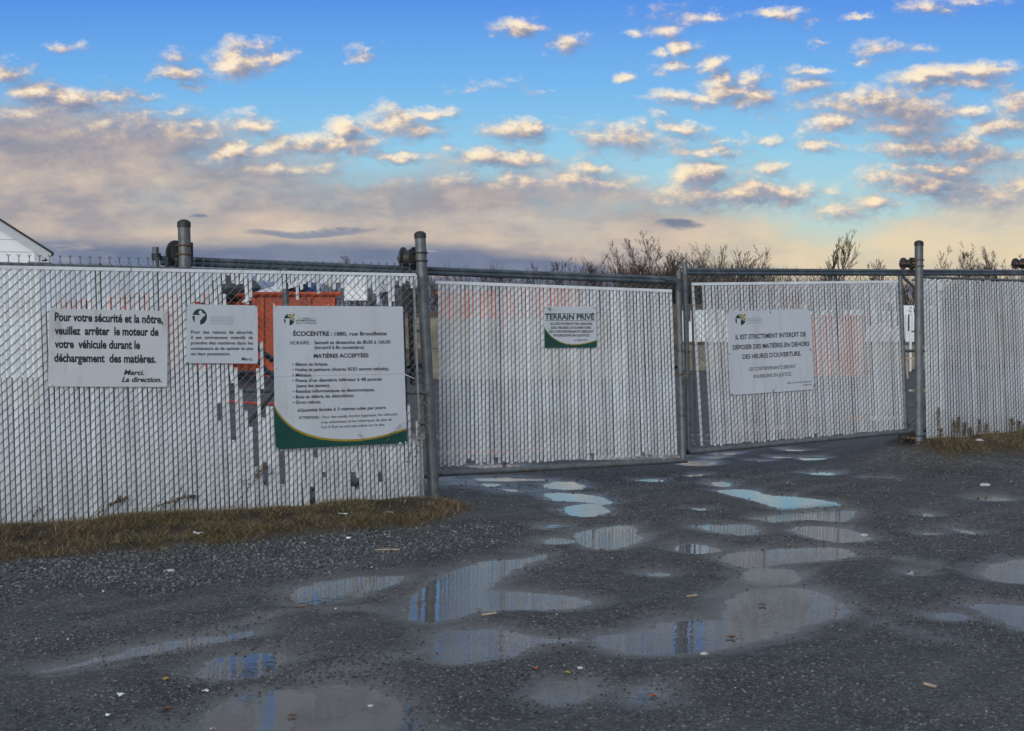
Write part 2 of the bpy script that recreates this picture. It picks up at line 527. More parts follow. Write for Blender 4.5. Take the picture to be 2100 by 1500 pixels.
# ------------------------------------------------------------------ puddles (outlines measured on the photograph, laid on the ground plane)
PUD = [
 [(1106,1000),(1131,989),(1177,987),(1203,1001),(1166,1006)],
 [(1114,1013),(1154,1011),(1217,1017),(1257,1031),(1231,1036),(1203,1029),(1137,1029)],
 [(1154,1046),(1177,1036),(1223,1034),(1249,1047),(1234,1056),(1194,1061),(1166,1054)],
 [(1106,1084),(1131,1076),(1154,1077),(1173,1083),(1137,1089)],
 [(971,983),(994,979),(1063,979),(1131,986),(1080,986),(1009,988)],
 [(983,993),(1017,992),(1028,996),(1000,999)], [(1022,1002),(1063,1006),(1051,1009)],
 [(1186,1094),(1220,1086),(1294,1077),(1300,1091),(1314,1109),(1280,1123),(1229,1129),(1200,1117),(1183,1106)],
 [(1109,1110),(1126,1104),(1166,1106),(1180,1110),(1166,1116),(1126,1117)],
 [(1303,984),(1343,983),(1361,987),(1349,990),(1317,989)],
 [(1391,950),(1423,946),(1463,947),(1469,951),(1446,957),(1411,956)],
 [(1403,977),(1440,973),(1443,975),(1423,979)],
 [(1454,989),(1483,987),(1503,994),(1493,999),(1469,998)],
 [(1471,1007),(1517,1004),(1551,1008),(1572,1017),(1620,1018),(1689,1027),(1723,1035),(1689,1039),(1599,1047),(1579,1035),(1517,1020),(1483,1011)],
 [(1534,1065),(1586,1058),(1661,1049),(1740,1042),(1750,1059),(1723,1073),(1671,1066),(1620,1068),(1586,1073),(1565,1065)],
 [(1418,1078),(1469,1077),(1548,1077),(1555,1095),(1517,1099),(1469,1092),(1431,1083)],
 [(1620,1087),(1654,1080),(1723,1082),(1774,1097),(1778,1109),(1723,1114),(1671,1104),(1641,1094)],
 [(1380,1124),(1421,1116),(1449,1119),(1479,1131),(1431,1137),(1394,1131)],
 [(1479,1147),(1517,1131),(1579,1130),(1641,1124),(1723,1124),(1754,1138),(1723,1147),(1620,1154),(1593,1159),(1534,1166),(1500,1155)],
 [(1531,1167),(1599,1166),(1634,1172),(1637,1196),(1586,1202),(1527,1190)],
 [(1480,1250),(1515,1220),(1567,1210),(1635,1210),(1680,1221),(1719,1244),(1727,1262),(1680,1276),(1635,1283),(1597,1305),(1530,1317),(1483,1330),(1414,1336),(1338,1340),(1285,1335),(1240,1318),(1225,1305),(1290,1300),(1340,1290),(1380,1276),(1440,1272),(1490,1275)],
 [(903,1310),(920,1297),(960,1292),(1033,1293),(1080,1303),(1100,1310),(1167,1312),(1187,1315),(1093,1322),(1067,1335),(1027,1350),(960,1358),(913,1362),(907,1340)],
 [(847,1267),(843,1247),(853,1223),(900,1190),(950,1168),(1000,1153),(1067,1150),(1120,1137),(1100,1152),(1073,1162),(1043,1180),(1017,1197),(1000,1212),(1067,1215),(1167,1222),(1210,1235),(1147,1250),(1067,1247),(977,1252),(933,1267),(897,1277)],
 [(600,1230),(620,1203),(700,1188),(827,1182),(833,1190),(767,1210),(733,1227),(680,1237),(610,1243)],
 [(407,1370),(440,1350),(533,1342),(573,1343),(596,1350),(573,1360),(547,1380),(483,1392),(407,1393)],
 [(200,1353),(283,1327),(367,1312),(467,1307),(520,1292),(510,1303),(457,1315),(367,1330),(300,1343),(220,1357),(133,1373),(87,1377)],
 [(427,1473),(467,1443),(520,1423),(573,1420),(640,1413),(733,1408),(767,1413),(787,1430),(813,1443),(833,1463),(850,1480),(840,1530),(410,1530)],
 [(1103,1413),(1127,1403),(1183,1400),(1227,1417),(1200,1433),(1150,1447),(1120,1440)],
 [(2012,1173),(2047,1156),(2110,1148),(2150,1160),(2150,1190),(2110,1197),(2054,1192),(2020,1183)],
 [(1986,1244),(2024,1240),(2110,1246),(2160,1260),(2140,1290),(2110,1293),(2062,1278),(2024,1259)],
 [(1915,1263),(1948,1257),(1978,1263),(1978,1270),(1948,1274),(1921,1269)],
 [(1639,939),(1668,937),(1702,940),(1689,946),(1651,945)],
 [(1656,972),(1689,968),(1725,971),(1709,976),(1668,975)],
 [(1767,980),(1833,980),(1845,988),(1791,984)],
 [(1606,920),(1630,921),(1656,926),(1617,928)],
 [(1534,945),(1558,944),(1582,946),(1560,949)],
 [(1586,936),(1620,936),(1617,941),(1590,941)],
 [(1462,930),(1512,928),(1500,933),(1470,935)],
 [(1447,938),(1479,937),(1470,941),(1450,942)],
 [(1994,1021),(2031,1018),(2083,1025),(2059,1028),(2014,1028)],
 [(1891,1053),(1920,1054),(1914,1060),(1893,1060)],
 [(1946,1082),(2000,1092),(2006,1098),(1970,1093)],
 [(1892,1092),(1927,1093),(1920,1098),(1896,1098)],
 [(1419,1042),(1457,1044),(1442,1049),(1425,1047)],
 [(1295,1420),(1330,1412),(1350,1425),(1335,1442),(1300,1440)],
 [(1855,1172),(1885,1172),(1888,1180),(1860,1179)],
 [(1318,1178),(1350,1174),(1372,1179),(1350,1184)],
 # inside the yard, seen under and through the gates
 [(1195,943),(1240,935),(1330,934),(1400,935),(1380,941),(1260,946)],
 [(950,957),(1010,953),(1075,953),(1060,959),(990,961)],
 [(1400,895),(1450,893),(1480,896),(1440,899)], [(1405,908),(1460,906),(1452,910)],
 [(905,930),(980,924),(1100,920),(1120,925),(1000,934)],
 [(1180,915),(1300,908),(1330,914),(1220,922)], [(1450,880),(1600,872),(1640,878),(1520,888)],
 [(700,900),(860,890),(900,900),(760,912)], [(1700,860),(1800,852),(1850,858),(1760,866)], [(1855,800),(1900,797),(1930,803),(1880,806)],
]
def smooth_poly(poly, it=2):
    p = np.array(poly, float)
    for _ in range(it):
        q = np.roll(p, -1, axis=0)
        p = np.stack([p * 0.75 + q * 0.25, p * 0.25 + q * 0.75], 1).reshape(-1, 2)
    return p


PUDW = []
for poly in PUD:
    w = np.array([tuple(ground_pt(x, y))[:2] for x, y in poly])
    cy = w.mean(0)
    PUDW.append(smooth_poly(cy + (w - cy) * 1.06, 2))


def sdist(X, Y, poly):
    """signed distance, negative inside"""
    d = np.full(X.shape, 1e9)
    inside = np.zeros(X.shape, bool)
    n = len(poly)
    for i in range(n):
        x0, y0 = poly[i]
        x1, y1 = poly[(i + 1) % n]
        ex, ey = x1 - x0, y1 - y0
        L = ex * ex + ey * ey + 1e-12
        k = np.clip(((X - x0) * ex + (Y - y0) * ey) / L, 0, 1)
        d = np.minimum(d, (X - x0 - k * ex) ** 2 + (Y - y0 - k * ey) ** 2)
        c = ((y0 > Y) != (y1 > Y))
        with np.errstate(divide='ignore', invalid='ignore'):
            xi = (x1 - x0) * (Y - y0) / (y1 - y0 + 1e-12) + x0
        inside ^= c & (X < xi)
    d = np.sqrt(d)
    return np.where(inside, -d, d)


def vnoise(X, Y, seed):
    """value noise, smooth, about -1..1"""
    rs = np.random.RandomState(seed)
    tab = rs.rand(256, 256) * 2 - 1
    xi, yi = np.floor(X).astype(int), np.floor(Y).astype(int)
    fx, fy = X - xi, Y - yi
    fx, fy = fx * fx * (3 - 2 * fx), fy * fy * (3 - 2 * fy)
    g = lambda i, j: tab[(xi + i) % 256, (yi + j) % 256]
    return (g(0, 0) * (1 - fx) + g(1, 0) * fx) * (1 - fy) + (g(0, 1) * (1 - fx) + g(1, 1) * fx) * fy


def puddle_field(X, Y):
    d = np.full(X.shape, 9.0)
    for p in PUDW:
        lo, hi = p.min(0) - 0.6, p.max(0) + 0.6
        m = (X > lo[0]) & (X < hi[0]) & (Y > lo[1]) & (Y < hi[1])
        if m.any():
            d[m] = np.minimum(d[m], sdist(X[m], Y[m], p))
    return d


def wall_coord(w, X, Y):
    return (X - w.o.x) * w.t.x + (Y - w.o.y) * w.t.y, (X - w.o.x) * w.n.x + (Y - w.o.y) * w.n.y


L_LEFT = 3.32


def verge(X, Y):
    """1 on the grassy verges along the two fences"""
    s1, n1 = wall_coord(W_LEFT, X, Y)
    nn = vnoise(X * 2.1, Y * 2.1, 5) * 0.10 + vnoise(X * 7, Y * 7, 6) * 0.05
    k = np.clip((s1 - 2.5) / 1.25, 0, 1)
    width = 1.03 * np.sqrt(1 - k * k)
    v1 = np.clip((width + nn - n1) / 0.22, 0, 1) * np.clip((n1 + 0.5) / 0.2, 0, 1) * np.clip((3.75 - s1) / 0.1, 0, 1)
    s2, n2 = wall_coord(W_RIGHT, X, Y)
    width2 = 0.72 + 0.42 * np.clip(s2 / 1.0, -0.3, 1)
    v2 = np.clip((width2 + nn * 1.5 - n2) / 0.3, 0, 1) * np.clip((n2 + 0.5) / 0.2, 0, 1) * np.clip((s2 + 0.30 + nn + 0.1 * n2) / 0.3, 0, 1)
    return np.maximum(v1, v2)


def sm(x):
    x = np.clip(x, 0, 1)
    return x * x * (3 - 2 * x)


def bank_rise(X, Y):
    """the fences stand on low shoulders of ground above the driveway"""
    s1, n1 = wall_coord(W_LEFT, X, Y)
    r1 = 0.13 * sm((1.45 - n1) / 1.35) * sm((n1 + 1.3) / 0.9) * sm((4.05 - s1) / 0.9)
    s2, n2 = wall_coord(W_RIGHT, X, Y)
    r2 = 0.27 * sm((1.45 - n2) / 1.3) * sm((n2 + 1.3) / 0.9) * sm((s2 + 0.75) / 0.9)
    return np.maximum(r1, r2)


def height(X, Y, d=None):
    if d is None: d = puddle_field(X, Y)
    near = vnoise(X * 9, Y * 9, 1) * 0.5 + vnoise(X * 23, Y * 23, 2) * 0.45 + vnoise(X * 50, Y * 50, 3) * 0.35
    dd = d + near * 0.055
    h = np.where(dd < 0, np.maximum(dd * 0.14, -0.03), np.minimum(np.maximum(dd, 0) ** 1.15 * 0.075, 0.018) + 0.0004)
    h = h + (vnoise(X * 34, Y * 34, 77) * 0.0013 + vnoise(X * 70, Y * 70, 78) * 0.0009) * np.clip(1.2 - np.abs(d) / 0.12, 0, 1)
    roll = (vnoise(X * 1.1, Y * 1.4, 8) * 0.5 + 0.5) * 0.014 + vnoise(X * 4, Y * 4, 9) * 0.006 + vnoise(X * 40, Y * 40, 4) * 0.0022
    h = h + np.clip(d / 0.25, 0, 1) * np.maximum(roll, -0.002)
    ca, sa = math.cos(R(53)), math.sin(R(53))
    h = h + np.clip((d - .02) / 0.3, 0, 1) * (vnoise((X * ca + Y * sa) * .7, (-X * sa + Y * ca) * 4.5, 91) * .5 + .5) * 0.016
    v = verge(X, Y)
    h = h + v * (0.012 + 0.02 * vnoise(X * 5, Y * 5, 12)) + bank_rise(X, Y)
    return h + ZG


# ---- ground
def rotz(t, vec, deg):
    n = t.nodes.new('ShaderNodeVectorRotate')
    n.rotation_type = 'Z_AXIS'
    n.inputs['Angle'].default_value = -R(deg)
    t.links.new(vec, n.inputs['Vector'])
    return n.outputs[0]


def make_ground_mat():
    m = bpy.data.materials.new('wet crushed stone')
    m.use_nodes = True
    t = m.node_tree
    b = t.nodes['Principled BSDF']
    geo = t.nodes.new('ShaderNodeNewGeometry')
    pos = geo.outputs['Position']
    big = noise(t, pos, 0.55, 4, 0.6)
    mid = noise(t, vmul(t, pos, (1, 1.6, 1)), 2.6, 6, 0.6)
    vor = t.nodes.new('ShaderNodeTexVoronoi')
    vor.inputs['Scale'].default_value = 85
    t.links.new(pos, vor.inputs['Vector'])
    sc = t.nodes.new('ShaderNodeSeparateColor')
    t.links.new(vor.outputs['Color'], sc.inputs[0])
    r1 = E(t, sc.outputs[0])
    fine = noise(t, pos, 190, 3, 0.7)
    at = t.nodes.new('ShaderNodeAttribute')
    at.attribute_name = 'wet'
    wet = (E(t, at.outputs['Fac']) + (mid - 0.5) * 0.9).clamp() * E(t, at.outputs['Fac']).step(0.02, 0.2)
    av = t.nodes.new('ShaderNodeAttribute')
    av.attribute_name = 'verge'
    vg = E(t, av.outputs['Fac'])
    rut = noise(t, vmul(t, rotz(t, pos, 53.0), (0.45, 3.2, 1)), 1.0, 5, 0.6)
    c = mixc(t, mid.step(0.3, 0.72), (0.015, 0.0165, 0.018, 1), (0.062, 0.063, 0.063, 1))
    c = mixc(t, rut.step(0.50, 0.66) * 0.65, c, mixc(t, fine.step(0.3, 0.7), (0.066, 0.062, 0.057, 1), (0.110, 0.104, 0.096, 1)))
    c = mixc(t, big.step(0.38, 0.62) * 0.55, c, (0.066, 0.064, 0.061, 1))
    c = mixc(t, (fine - 0.4) * 2.2, c, (0.12, 0.12, 0.118, 1))
    c = mixc(t, r1.step(0.60, 0.95) * 0.55, c, (0.18, 0.185, 0.19, 1))
    c = mixc(t, r1.step(0.982, 0.99), c, (0.26, 0.255, 0.245, 1))
    mud = mixc(t, fine.step(0.3, 0.7), (0.080, 0.075, 0.068, 1), (0.125, 0.117, 0.106, 1))
    c = mixc(t, wet * 0.8, c, mud)
    soil = mixc(t, mid.step(0.3, 0.7), (0.034, 0.028, 0.020, 1), (0.085, 0.068, 0.046, 1))
    c = mixc(t, vg, c, soil)
    t.links.new(c, b.inputs['Base Color'])
    ro = (0.74 - wet * 0.44 - (rut.step(0.5, 0.66) * 0.14) + vg * 0.2).clamp()
    t.links.new(ro.k, b.inputs['Roughness'])
    t.links.new((wet * 0.35 + 0.16).k, b.inputs['Specular IOR Level'])
    bp = t.nodes.new('ShaderNodeBump')
    bp.inputs['Distance'].default_value = 0.012
    t.links.new(((1.0 - wet * 0.8) * 0.38).k, bp.inputs['Strength'])
    hh = E(t, vor.outputs['Distance']) * -0.9 + fine * 0.5
    t.links.new(hh.k, bp.inputs['Height'])
    t.links.new(bp.outputs[0], b.inputs['Normal'])
    return m


M['ground'] = make_ground_mat()


def grid_mesh(name, xs, ys, z, material, attrs=None, smooth=True):
    nx, ny = len(xs), len(ys)
    X, Y = np.meshgrid(xs, ys)
    co = np.stack([X, Y, z(X, Y)], -1).reshape(-1, 3).astype(np.float32)
    i = np.arange((nx - 1) * (ny - 1))
    r, c = i // (nx - 1), i % (nx - 1)
    q = np.stack([r * nx + c, r * nx + c + 1, (r + 1) * nx + c + 1, (r + 1) * nx + c], 1).astype(np.int32)
    me = bpy.data.meshes.new(name)
    me.vertices.add(len(co)); me.loops.add(q.size); me.polygons.add(len(q))
    me.vertices.foreach_set('co', co.ravel())
    me.loops.foreach_set('vertex_index', q.ravel())
    me.polygons.foreach_set('loop_start', np.arange(0, q.size, 4, dtype=np.int32))
    me.update(calc_edges=True)
    me.polygons.foreach_set('use_smooth', np.full(len(q), smooth))
    for k, fn in (attrs or {}).items():
        at = me.attributes.new(k, 'FLOAT', 'POINT')
        at.data.foreach_set('value', fn(X, Y).ravel().astype(np.float32))
    me.materials.append(material)
    me.validate()
    o = bpy.data.objects.new(name, me)
    COL.objects.link(o)
    return o


ys = [3.4]
while ys[-1] < 24: ys.append(ys[-1] * 1.0040)
ys = np.array(ys)
xs = np.arange(-9.0, 10.4, 0.026)
PFIELD = {}


def hfun(X, Y):
    PFIELD['d'] = puddle_field(X, Y)
    h = height(X, Y, PFIELD['d'])
    e = np.minimum.reduce([X - xs[0], xs[-1] - X, Y - ys[0], ys[-1] - Y])
    f = np.clip(e / 0.5, 0, 1)
    return h * f + (ZG - 0.002) * (1 - f)


def wetfun(X, Y):
    d = PFIELD['d']
    tracks = np.zeros(X.shape)
    # shallow wheel tracks and damp streaks running between the puddles
    for seg, wd, am in [(((90, 1376), (600, 1262)), 0.10, .8), (((100, 1400), (400, 1352)), .07, .5), (((905, 1330), (640, 1400)), .14, .7), (((600, 1410), (350, 1500)), .2, .6),
                        (((1000, 1170), (1130, 1110)), .16, .6), (((1187, 1315), (1240, 1308)), .07, .8), (((1754, 1140), (2012, 1180)), .10, .6),
                        (((1590, 1160), (1720, 1150)), .15, .7), (((1727, 1262), (1986, 1250)), .14, .35), (((1800, 1290), (1960, 1330)), .14, .5), (((905, 985), (1100, 1010)), .5, .7),
                        (((640, 1255), (850, 1262)), .12, .8), (((1560, 1202), (1600, 1212)), .2, .8), (((700, 1190), (870, 1188)), .06, .5), (((0, 1400), (350, 1330)), .14, .3)]:
        a, bq = (np.array(ground_pt(*p)[:2]) for p in seg)
        e = bq - a
        k = np.clip(((X - a[0]) * e[0] + (Y - a[1]) * e[1]) / (e @ e), 0, 1)
        dist = np.hypot(X - a[0] - k * e[0], Y - a[1] - k * e[1]) + vnoise(X * 6, Y * 6, 31) * 0.05
        tracks = np.maximum(tracks, am * np.clip(1.3 - dist / wd, 0, 1))
    return np.maximum(np.clip(1 - d / 0.22, 0, 1) * 0.85, tracks)


ground = grid_mesh('ground', xs, ys, hfun, M['ground'], {'wet': wetfun, 'verge': lambda X, Y: verge(X, Y)})
tag(ground, 'dark wet crushed stone driveway pitted with puddles in front of the gates', kind='structure')
yard = MB()
yard.add([(-1500, -800, ZG - 0.045), (1500, -800, ZG - 0.045), (1500, 3000, ZG - 0.045), (-1500, 3000, ZG - 0.045)], [(0, 1, 2, 3)])
tag(yard.build('yard', M['ground']), 'dark gravel ground running away on every side of the driveway', kind='structure')
# slightly raised sheet of the yard behind the gates
yb = MB()
yb.add([(-60, 23.8, ZG - 0.004), (60, 23.8, ZG - 0.004), (60, 90, ZG - 0.004), (-60, 90, ZG - 0.004)], [(0, 1, 2, 3)])
yb.add([(-60, 2.0, ZG - 0.004), (xs[0] + .1, 2.0, ZG - 0.004), (xs[0] + .1, 23.8, ZG - 0.004), (-60, 23.8, ZG - 0.004)], [(0, 1, 2, 3)])
yb.add([(xs[-1] - .1, 2.0, ZG - 0.004), (60, 2.0, ZG - 0.004), (60, 23.8, ZG - 0.004), (xs[-1] - .1, 23.8, ZG - 0.004)], [(0, 1, 2, 3)])
yb.add([(-60, -40, ZG - 0.004), (60, -40, ZG - 0.004), (60, 3.5, ZG - 0.004), (-60, 3.5, ZG - 0.004)][:4], [(0, 1, 2, 3)])
yb.v = yb.v[:12]; yb.f = yb.f[:3]
yb.add([(-60, -40, ZG - 0.004), (60, -40, ZG - 0.004), (60, 2.0, ZG - 0.004), (-60, 2.0, ZG - 0.004)], [(0, 1, 2, 3)])
yb.add([(xs[0] + .1, 2.0, ZG - 0.004), (xs[-1] - .1, 2.0, ZG - 0.004), (xs[-1] - .1, 3.45, ZG - 0.004), (xs[0] + .1, 3.45, ZG - 0.004)], [(0, 1, 2, 3)])
tag(yb.build('gravel_yard', M['ground']), 'flat dark gravel around the driveway and inside the fence', kind='structure')


def make_water():
    m = bpy.data.materials.new('muddy puddle water')
    m.use_nodes = True
    t = m.node_tree
    b = t.nodes['Principled BSDF']
    geo = t.nodes.new('ShaderNodeNewGeometry')
    n = noise(t, geo.outputs['Position'], 2.0, 3, 0.5)
    t.links.new(mixc(t, n.step(0.35, 0.65), (0.092, 0.085, 0.078, 1), (0.128, 0.118, 0.107, 1)), b.inputs['Base Color'])
    b.inputs['Roughness'].default_value = 0.015
    b.inputs['IOR'].default_value = 1.34
    w = noise(t, vmul(t, geo.outputs['Position'], (1.0, 1.0, 1)), 16, 3, 0.5)
    bp = t.nodes.new('ShaderNodeBump')
    bp.inputs['Strength'].default_value = 0.16
    bp.inputs['Distance'].default_value = 0.004
    t.links.new(w.k, bp.inputs['Height'])
    t.links.new(bp.outputs[0], b.inputs['Normal'])
    return m


M['water'] = make_water()
USED = set()
for p in PUDW:
    lo, hi = p.min(0) - 0.12, p.max(0) + 0.12
    cs = 0.05 if hi[1] < 23.4 else 0.4
    gx = np.arange(math.floor(lo[0] / cs), math.ceil(hi[0] / cs) + 1) * cs; gy = np.arange(math.floor(lo[1] / cs), math.ceil(hi[1] / cs) + 1) * cs
    cx, cyy = np.meshgrid(gx[:-1] + cs / 2, gy[:-1] + cs / 2)
    keep = sdist(cx, cyy, p) < (0.06 if hi[1] < 23.4 else 0.0)
    mb = MB()
    idx = {}
    vs, fs = [], []
    def vid(i, j):
        if (i, j) not in idx:
            idx[(i, j)] = len(vs)
            vs.append((gx[i], gy[j], ZG))
        return idx[(i, j)]
    if hi[1] < 23.4:
        for j, i in zip(*np.nonzero(keep)):
            key = (round(gx[i] / cs), round(gy[j] / cs))
            if key in USED: continue
            USED.add(key)
            fs.append((vid(i, j), vid(i + 1, j), vid(i + 1, j + 1), vid(i, j + 1)))
    else:
        vs = [(x, y, ZG) for x, y in p]; fs = [tuple(range(len(p)))]
    mb.add(vs, fs)
    c = p.mean(0)
    o = mb.build('puddle', M['water'], loc=(c[0], c[1], ZG))
    o['kind'] = 'structure'

# ------------------------------------------------------------------ chain link with slats


def lerp(a, b, k): return a + (b - a) * k


class Panel:
    """a leaf of chain link: four corners in the plane of its wall"""
    def __init__(s, wall, tl, tr, bl, br, n, off=0.0):
        s.w = wall
        s.tl, s.tr, s.bl, s.br = (wall.hit(*q, off=off) for q in (tl, tr, bl, br))
        s.n = n

    def pt(s, u, v):
        """u along, v from the top (0) to the bottom (1)"""
        return lerp(lerp(s.tl, s.tr, u), lerp(s.bl, s.br, u), v)


def chain_link(panel, vtop, vbot, parent, barb=False, r=0.0025, sag=0.0):
    """woven wires: every wire is a flat spiral that crosses in front of one slat column"""
    vs, fs = [], []
    n = panel.n
    hgt = (panel.pt(0.5, vbot) - panel.pt(0.5, vtop)).length
    nd = round(hgt / 0.0665)
    nrm = panel.w.n
    mb = MB()
    for k in range(n):
        wob = vnoise(np.array([k * 0.13]), np.array([3.3]), 17)[0] * 0.3
        path = []
        for j in range(2 * nd + 1):
            v = lerp(vtop, vbot, j / (2 * nd))
            side = (j + k) % 2
            ph = vnoise(np.array([k * 0.21]), np.array([j * 0.11]), 21)[0] * 0.15
            u = (k + side + (0.04 if side else -0.04)) / n
            p = panel.pt(u, v + ph * 0.004)
            path.append(p)
        for j in range(2 * nd):
            a, b = path[j], path[j + 1]
            # the wire climbing to the right runs in front, the other one behind the slat
            up_right = ((j + k) % 2 == 1)      # going down it moves left -> climbs to the right
            o = nrm * (0.0055 if up_right else -0.0055)
            m1 = lerp(a, b, 0.12) + o
            m2 = lerp(a, b, 0.88) + o
            d = (b - a).normalized()
            w = d.cross(nrm).normalized()
            base = len(vs)
            for q in (a, m1, m2, b):
                for (cw, cn) in ((1, 0), (-0.5, 0.87), (-0.5, -0.87)):
                    vs.append(tuple(q + (w * cw + nrm * cn) * r))
            for q in range(3):
                for c in range(3):
                    i0, i1 = base + q * 3 + c, base + q * 3 + (c + 1) % 3
                    fs.append((i0, i1, i1 + 3, i0 + 3))
        if barb and k % 2 == 0:
            p = panel.pt(k / n, vtop)
            for q in ((p, p + Vector((0, 0, 0.030))), (p + Vector((0, 0, 0.028)), p + Vector((0, 0, 0.046)) + panel.w.t * 0.011),
                      (p + Vector((0, 0, 0.028)), p + Vector((0, 0, 0.046)) - panel.w.t * 0.011)):
                mb.tube(q, r * 1.2, 4)
    mb.add(vs, fs)
    return mb.build('chain_link_mesh', M['wire'], parent)


def slat(panel, k, v0, v1, parent, material, width, tilt=0.0, dn=0.0):
    n = panel.n
    du = panel.w.t
    nrm = panel.w.n
    rows = 5
    vs = []
    bow = rnd.uniform(-1, 1) * 0.0015
    lat = rnd.gauss(0, 1) * 0.0012
    bend = rnd.gauss(0, 1) * 0.0022
    yaw = rnd.uniform(-0.12, 0.12)
    for i in range(rows):
        q = i / (rows - 1)
        v = lerp(v0, v1, q)
        c = panel.pt((k + 0.5) / n, v) + nrm * (bow * math.sin(q * math.pi) + dn) + du * (lat + tilt * (q - 0.5) + bend * math.sin(q * math.pi * 1.6))
        hw = width / 2
        ax = (du + nrm * yaw).normalized()
        for sx, sn in ((-1, -0.3), (-0.8, 1), (0.8, 1), (1, -0.3), (0, -1)):
            vs.append(c + ax * hw * sx + nrm * 0.0016 * sn)
    fs = []
    for i in range(rows - 1):
        for j in range(5):
            a, b = i * 5 + j, i * 5 + (j + 1) % 5
            fs.append((a, a + 5, b + 5, b))
    fs += [(0, 1, 2, 3, 4), tuple(20 + x for x in (4, 3, 2, 1, 0))]
    mb = MB(); mb.add(vs, fs)
    return mb.build('slat', material, parent)


def pipe_px(wall, a, b, r, off=0.0, n=10, ext=0):
    return [wall.hit(*a, off=off), wall.hit(*b, off=off)]


# ---- left fence -----------------------------------------------------------
p_l = Panel(W_LEFT, (-70, 550), (856, 566), (-52, 1100), (872, 1030), 100)
rootp = W_LEFT.hit(400, 1058)
fenceL = empty('chain_link_fence', (rootp.x, rootp.y, 0), 'long white slatted fence with broken slats left of the gates, carrying three signs', 'fence')
chain_link(p_l, -0.030, 1.0, fenceL, barb=True)
mb = MB(); a, b = W_LEFT.hit(-80, 546.5, off=0.006), W_LEFT.hit(853, 564, off=0.006)
L = (b - a).normalized()
for q0, q1 in ((0, .33), (.332, .66), (.662, 1)):
    c = lerp(a, b, (q0 + q1) / 2)
    mb.box(c, (b - a).length * (q1 - q0) / 2, 0.0012, 0.0115, L, W_LEFT.n, L.cross(W_LEFT.n))
mb.build('top_strip', M['strip'], fenceL)
mb = MB(); mb.tube([W_LEFT.hit(-90, 540, off=-0.03), W_LEFT.hit(858, 567, off=-0.03)], 0.017, 10)
mb.build('top_rail', M['galv'], fenceL, smooth=True)
for px in (205, 588):
    mb = MB(); t_ = W_LEFT.hit(px - 4, 560, off=-0.05); t_.z = 1.86
    bt = W_LEFT.hit(px + 9, 1050, off=-0.05); bt.z = -0.1
    mb.tube([t_, bt], 0.024, 10)
    mb.build('line_post', M['galv'], fenceL, smooth=True)
mb = MB(); mb.tube([W_LEFT.hit(430, 800, off=-0.035), W_LEFT.hit(872, 806, off=-0.035)], 0.017, 8); mb.build('mid_rail', M['galv'], fenceL, smooth=True)
mb = MB(); mb.box(W_LEFT.hit(857, 800, off=0.006), 0.008, 0.003, 0.9, None, W_LEFT.n, (W_LEFT.hit(850, 566) - W_LEFT.hit(868, 1025)).normalized())
mb.build('tension_bar', M['galv'], fenceL)

TOPS = [(409, 618), (418, 620), (426, 622), (435, 609), (443, 622), (452, 604), (459, 583), (468, 565), (476, 582), (485, 582), (494, 584), (503, 622), (511, 609),
        (520, 566), (529, 580), (537, 577), (546, 582), (555, 578), (563, 590), (572, 585), (580, 593), (589, 580), (598, 586), (606, 601), (614, 613), (622, 596), (631, 579), (638, 590),
        (647, 580), (655, 603), (664, 580), (672, 585), (681, 590), (689, 592), (698, 578), (706, 590), (715, 584), (723, 596), (731, 586), (740, 589), (748, 602), (756, 590),
        (765, 600), (777, 626), (786, 585), (799, 626), (807, 619), (816, 577), (824, 588), (833, 582), (841, 578), (850, 590)]
LOWS = [(477, [(745, 785), (902, 0)]), (486, [(753, 0)]), (495, [(797, 0)]), (504, [(841, 0)]), (513, [(875, 0)]), (521, [(956, 0)]), (530, [(755, 0)]), (538, [(700, 797), (856, 948), (996, 0)]),
        (547, [(832, 0)]), (556, [(833, 0)])]
EXC = [(452, [(600, 826), (862, 0)]), (575, [(900, 0), ]), (580, [(905, 925), (993, 0)]), (605, [(900, 0)]), (637, [(900, 998)]), (645, [(938, 0)]), (662, [(900, 968), (979, 0)]),
       (722, [(900, 968), (998, 0)]), (730, [(900, 960), (1003, 0)]), (778, [(900, 968), (988, 0)]), (838, [(843, 0)]), (846, [(829, 0)]), (855, [(862, 0)]), (864, [(900, 0)])]


def v_at(panel, k, py):
    lo, hi = -0.1, 1.2
    x0 = panel.pt((k + .5) / panel.n, 0.0); x1 = panel.pt((k + .5) / panel.n, 1.0)
    def py_of(p):
        d = p - ORG
        c, s_ = math.cos(PITCH), math.sin(PITCH)
        yc, zc = d.y * c - d.z * s_, d.z * c + d.y * s_
        return 750 - F * zc / yc
    a, b = py_of(x0), py_of(x1)
    return (py - a) / (b - a)


def px_of(p):
    d = p - ORG
    c, s_ = math.cos(PITCH), math.sin(PITCH)
    yc = d.y * c - d.z * s_
    return 1050 + F * d.x / yc


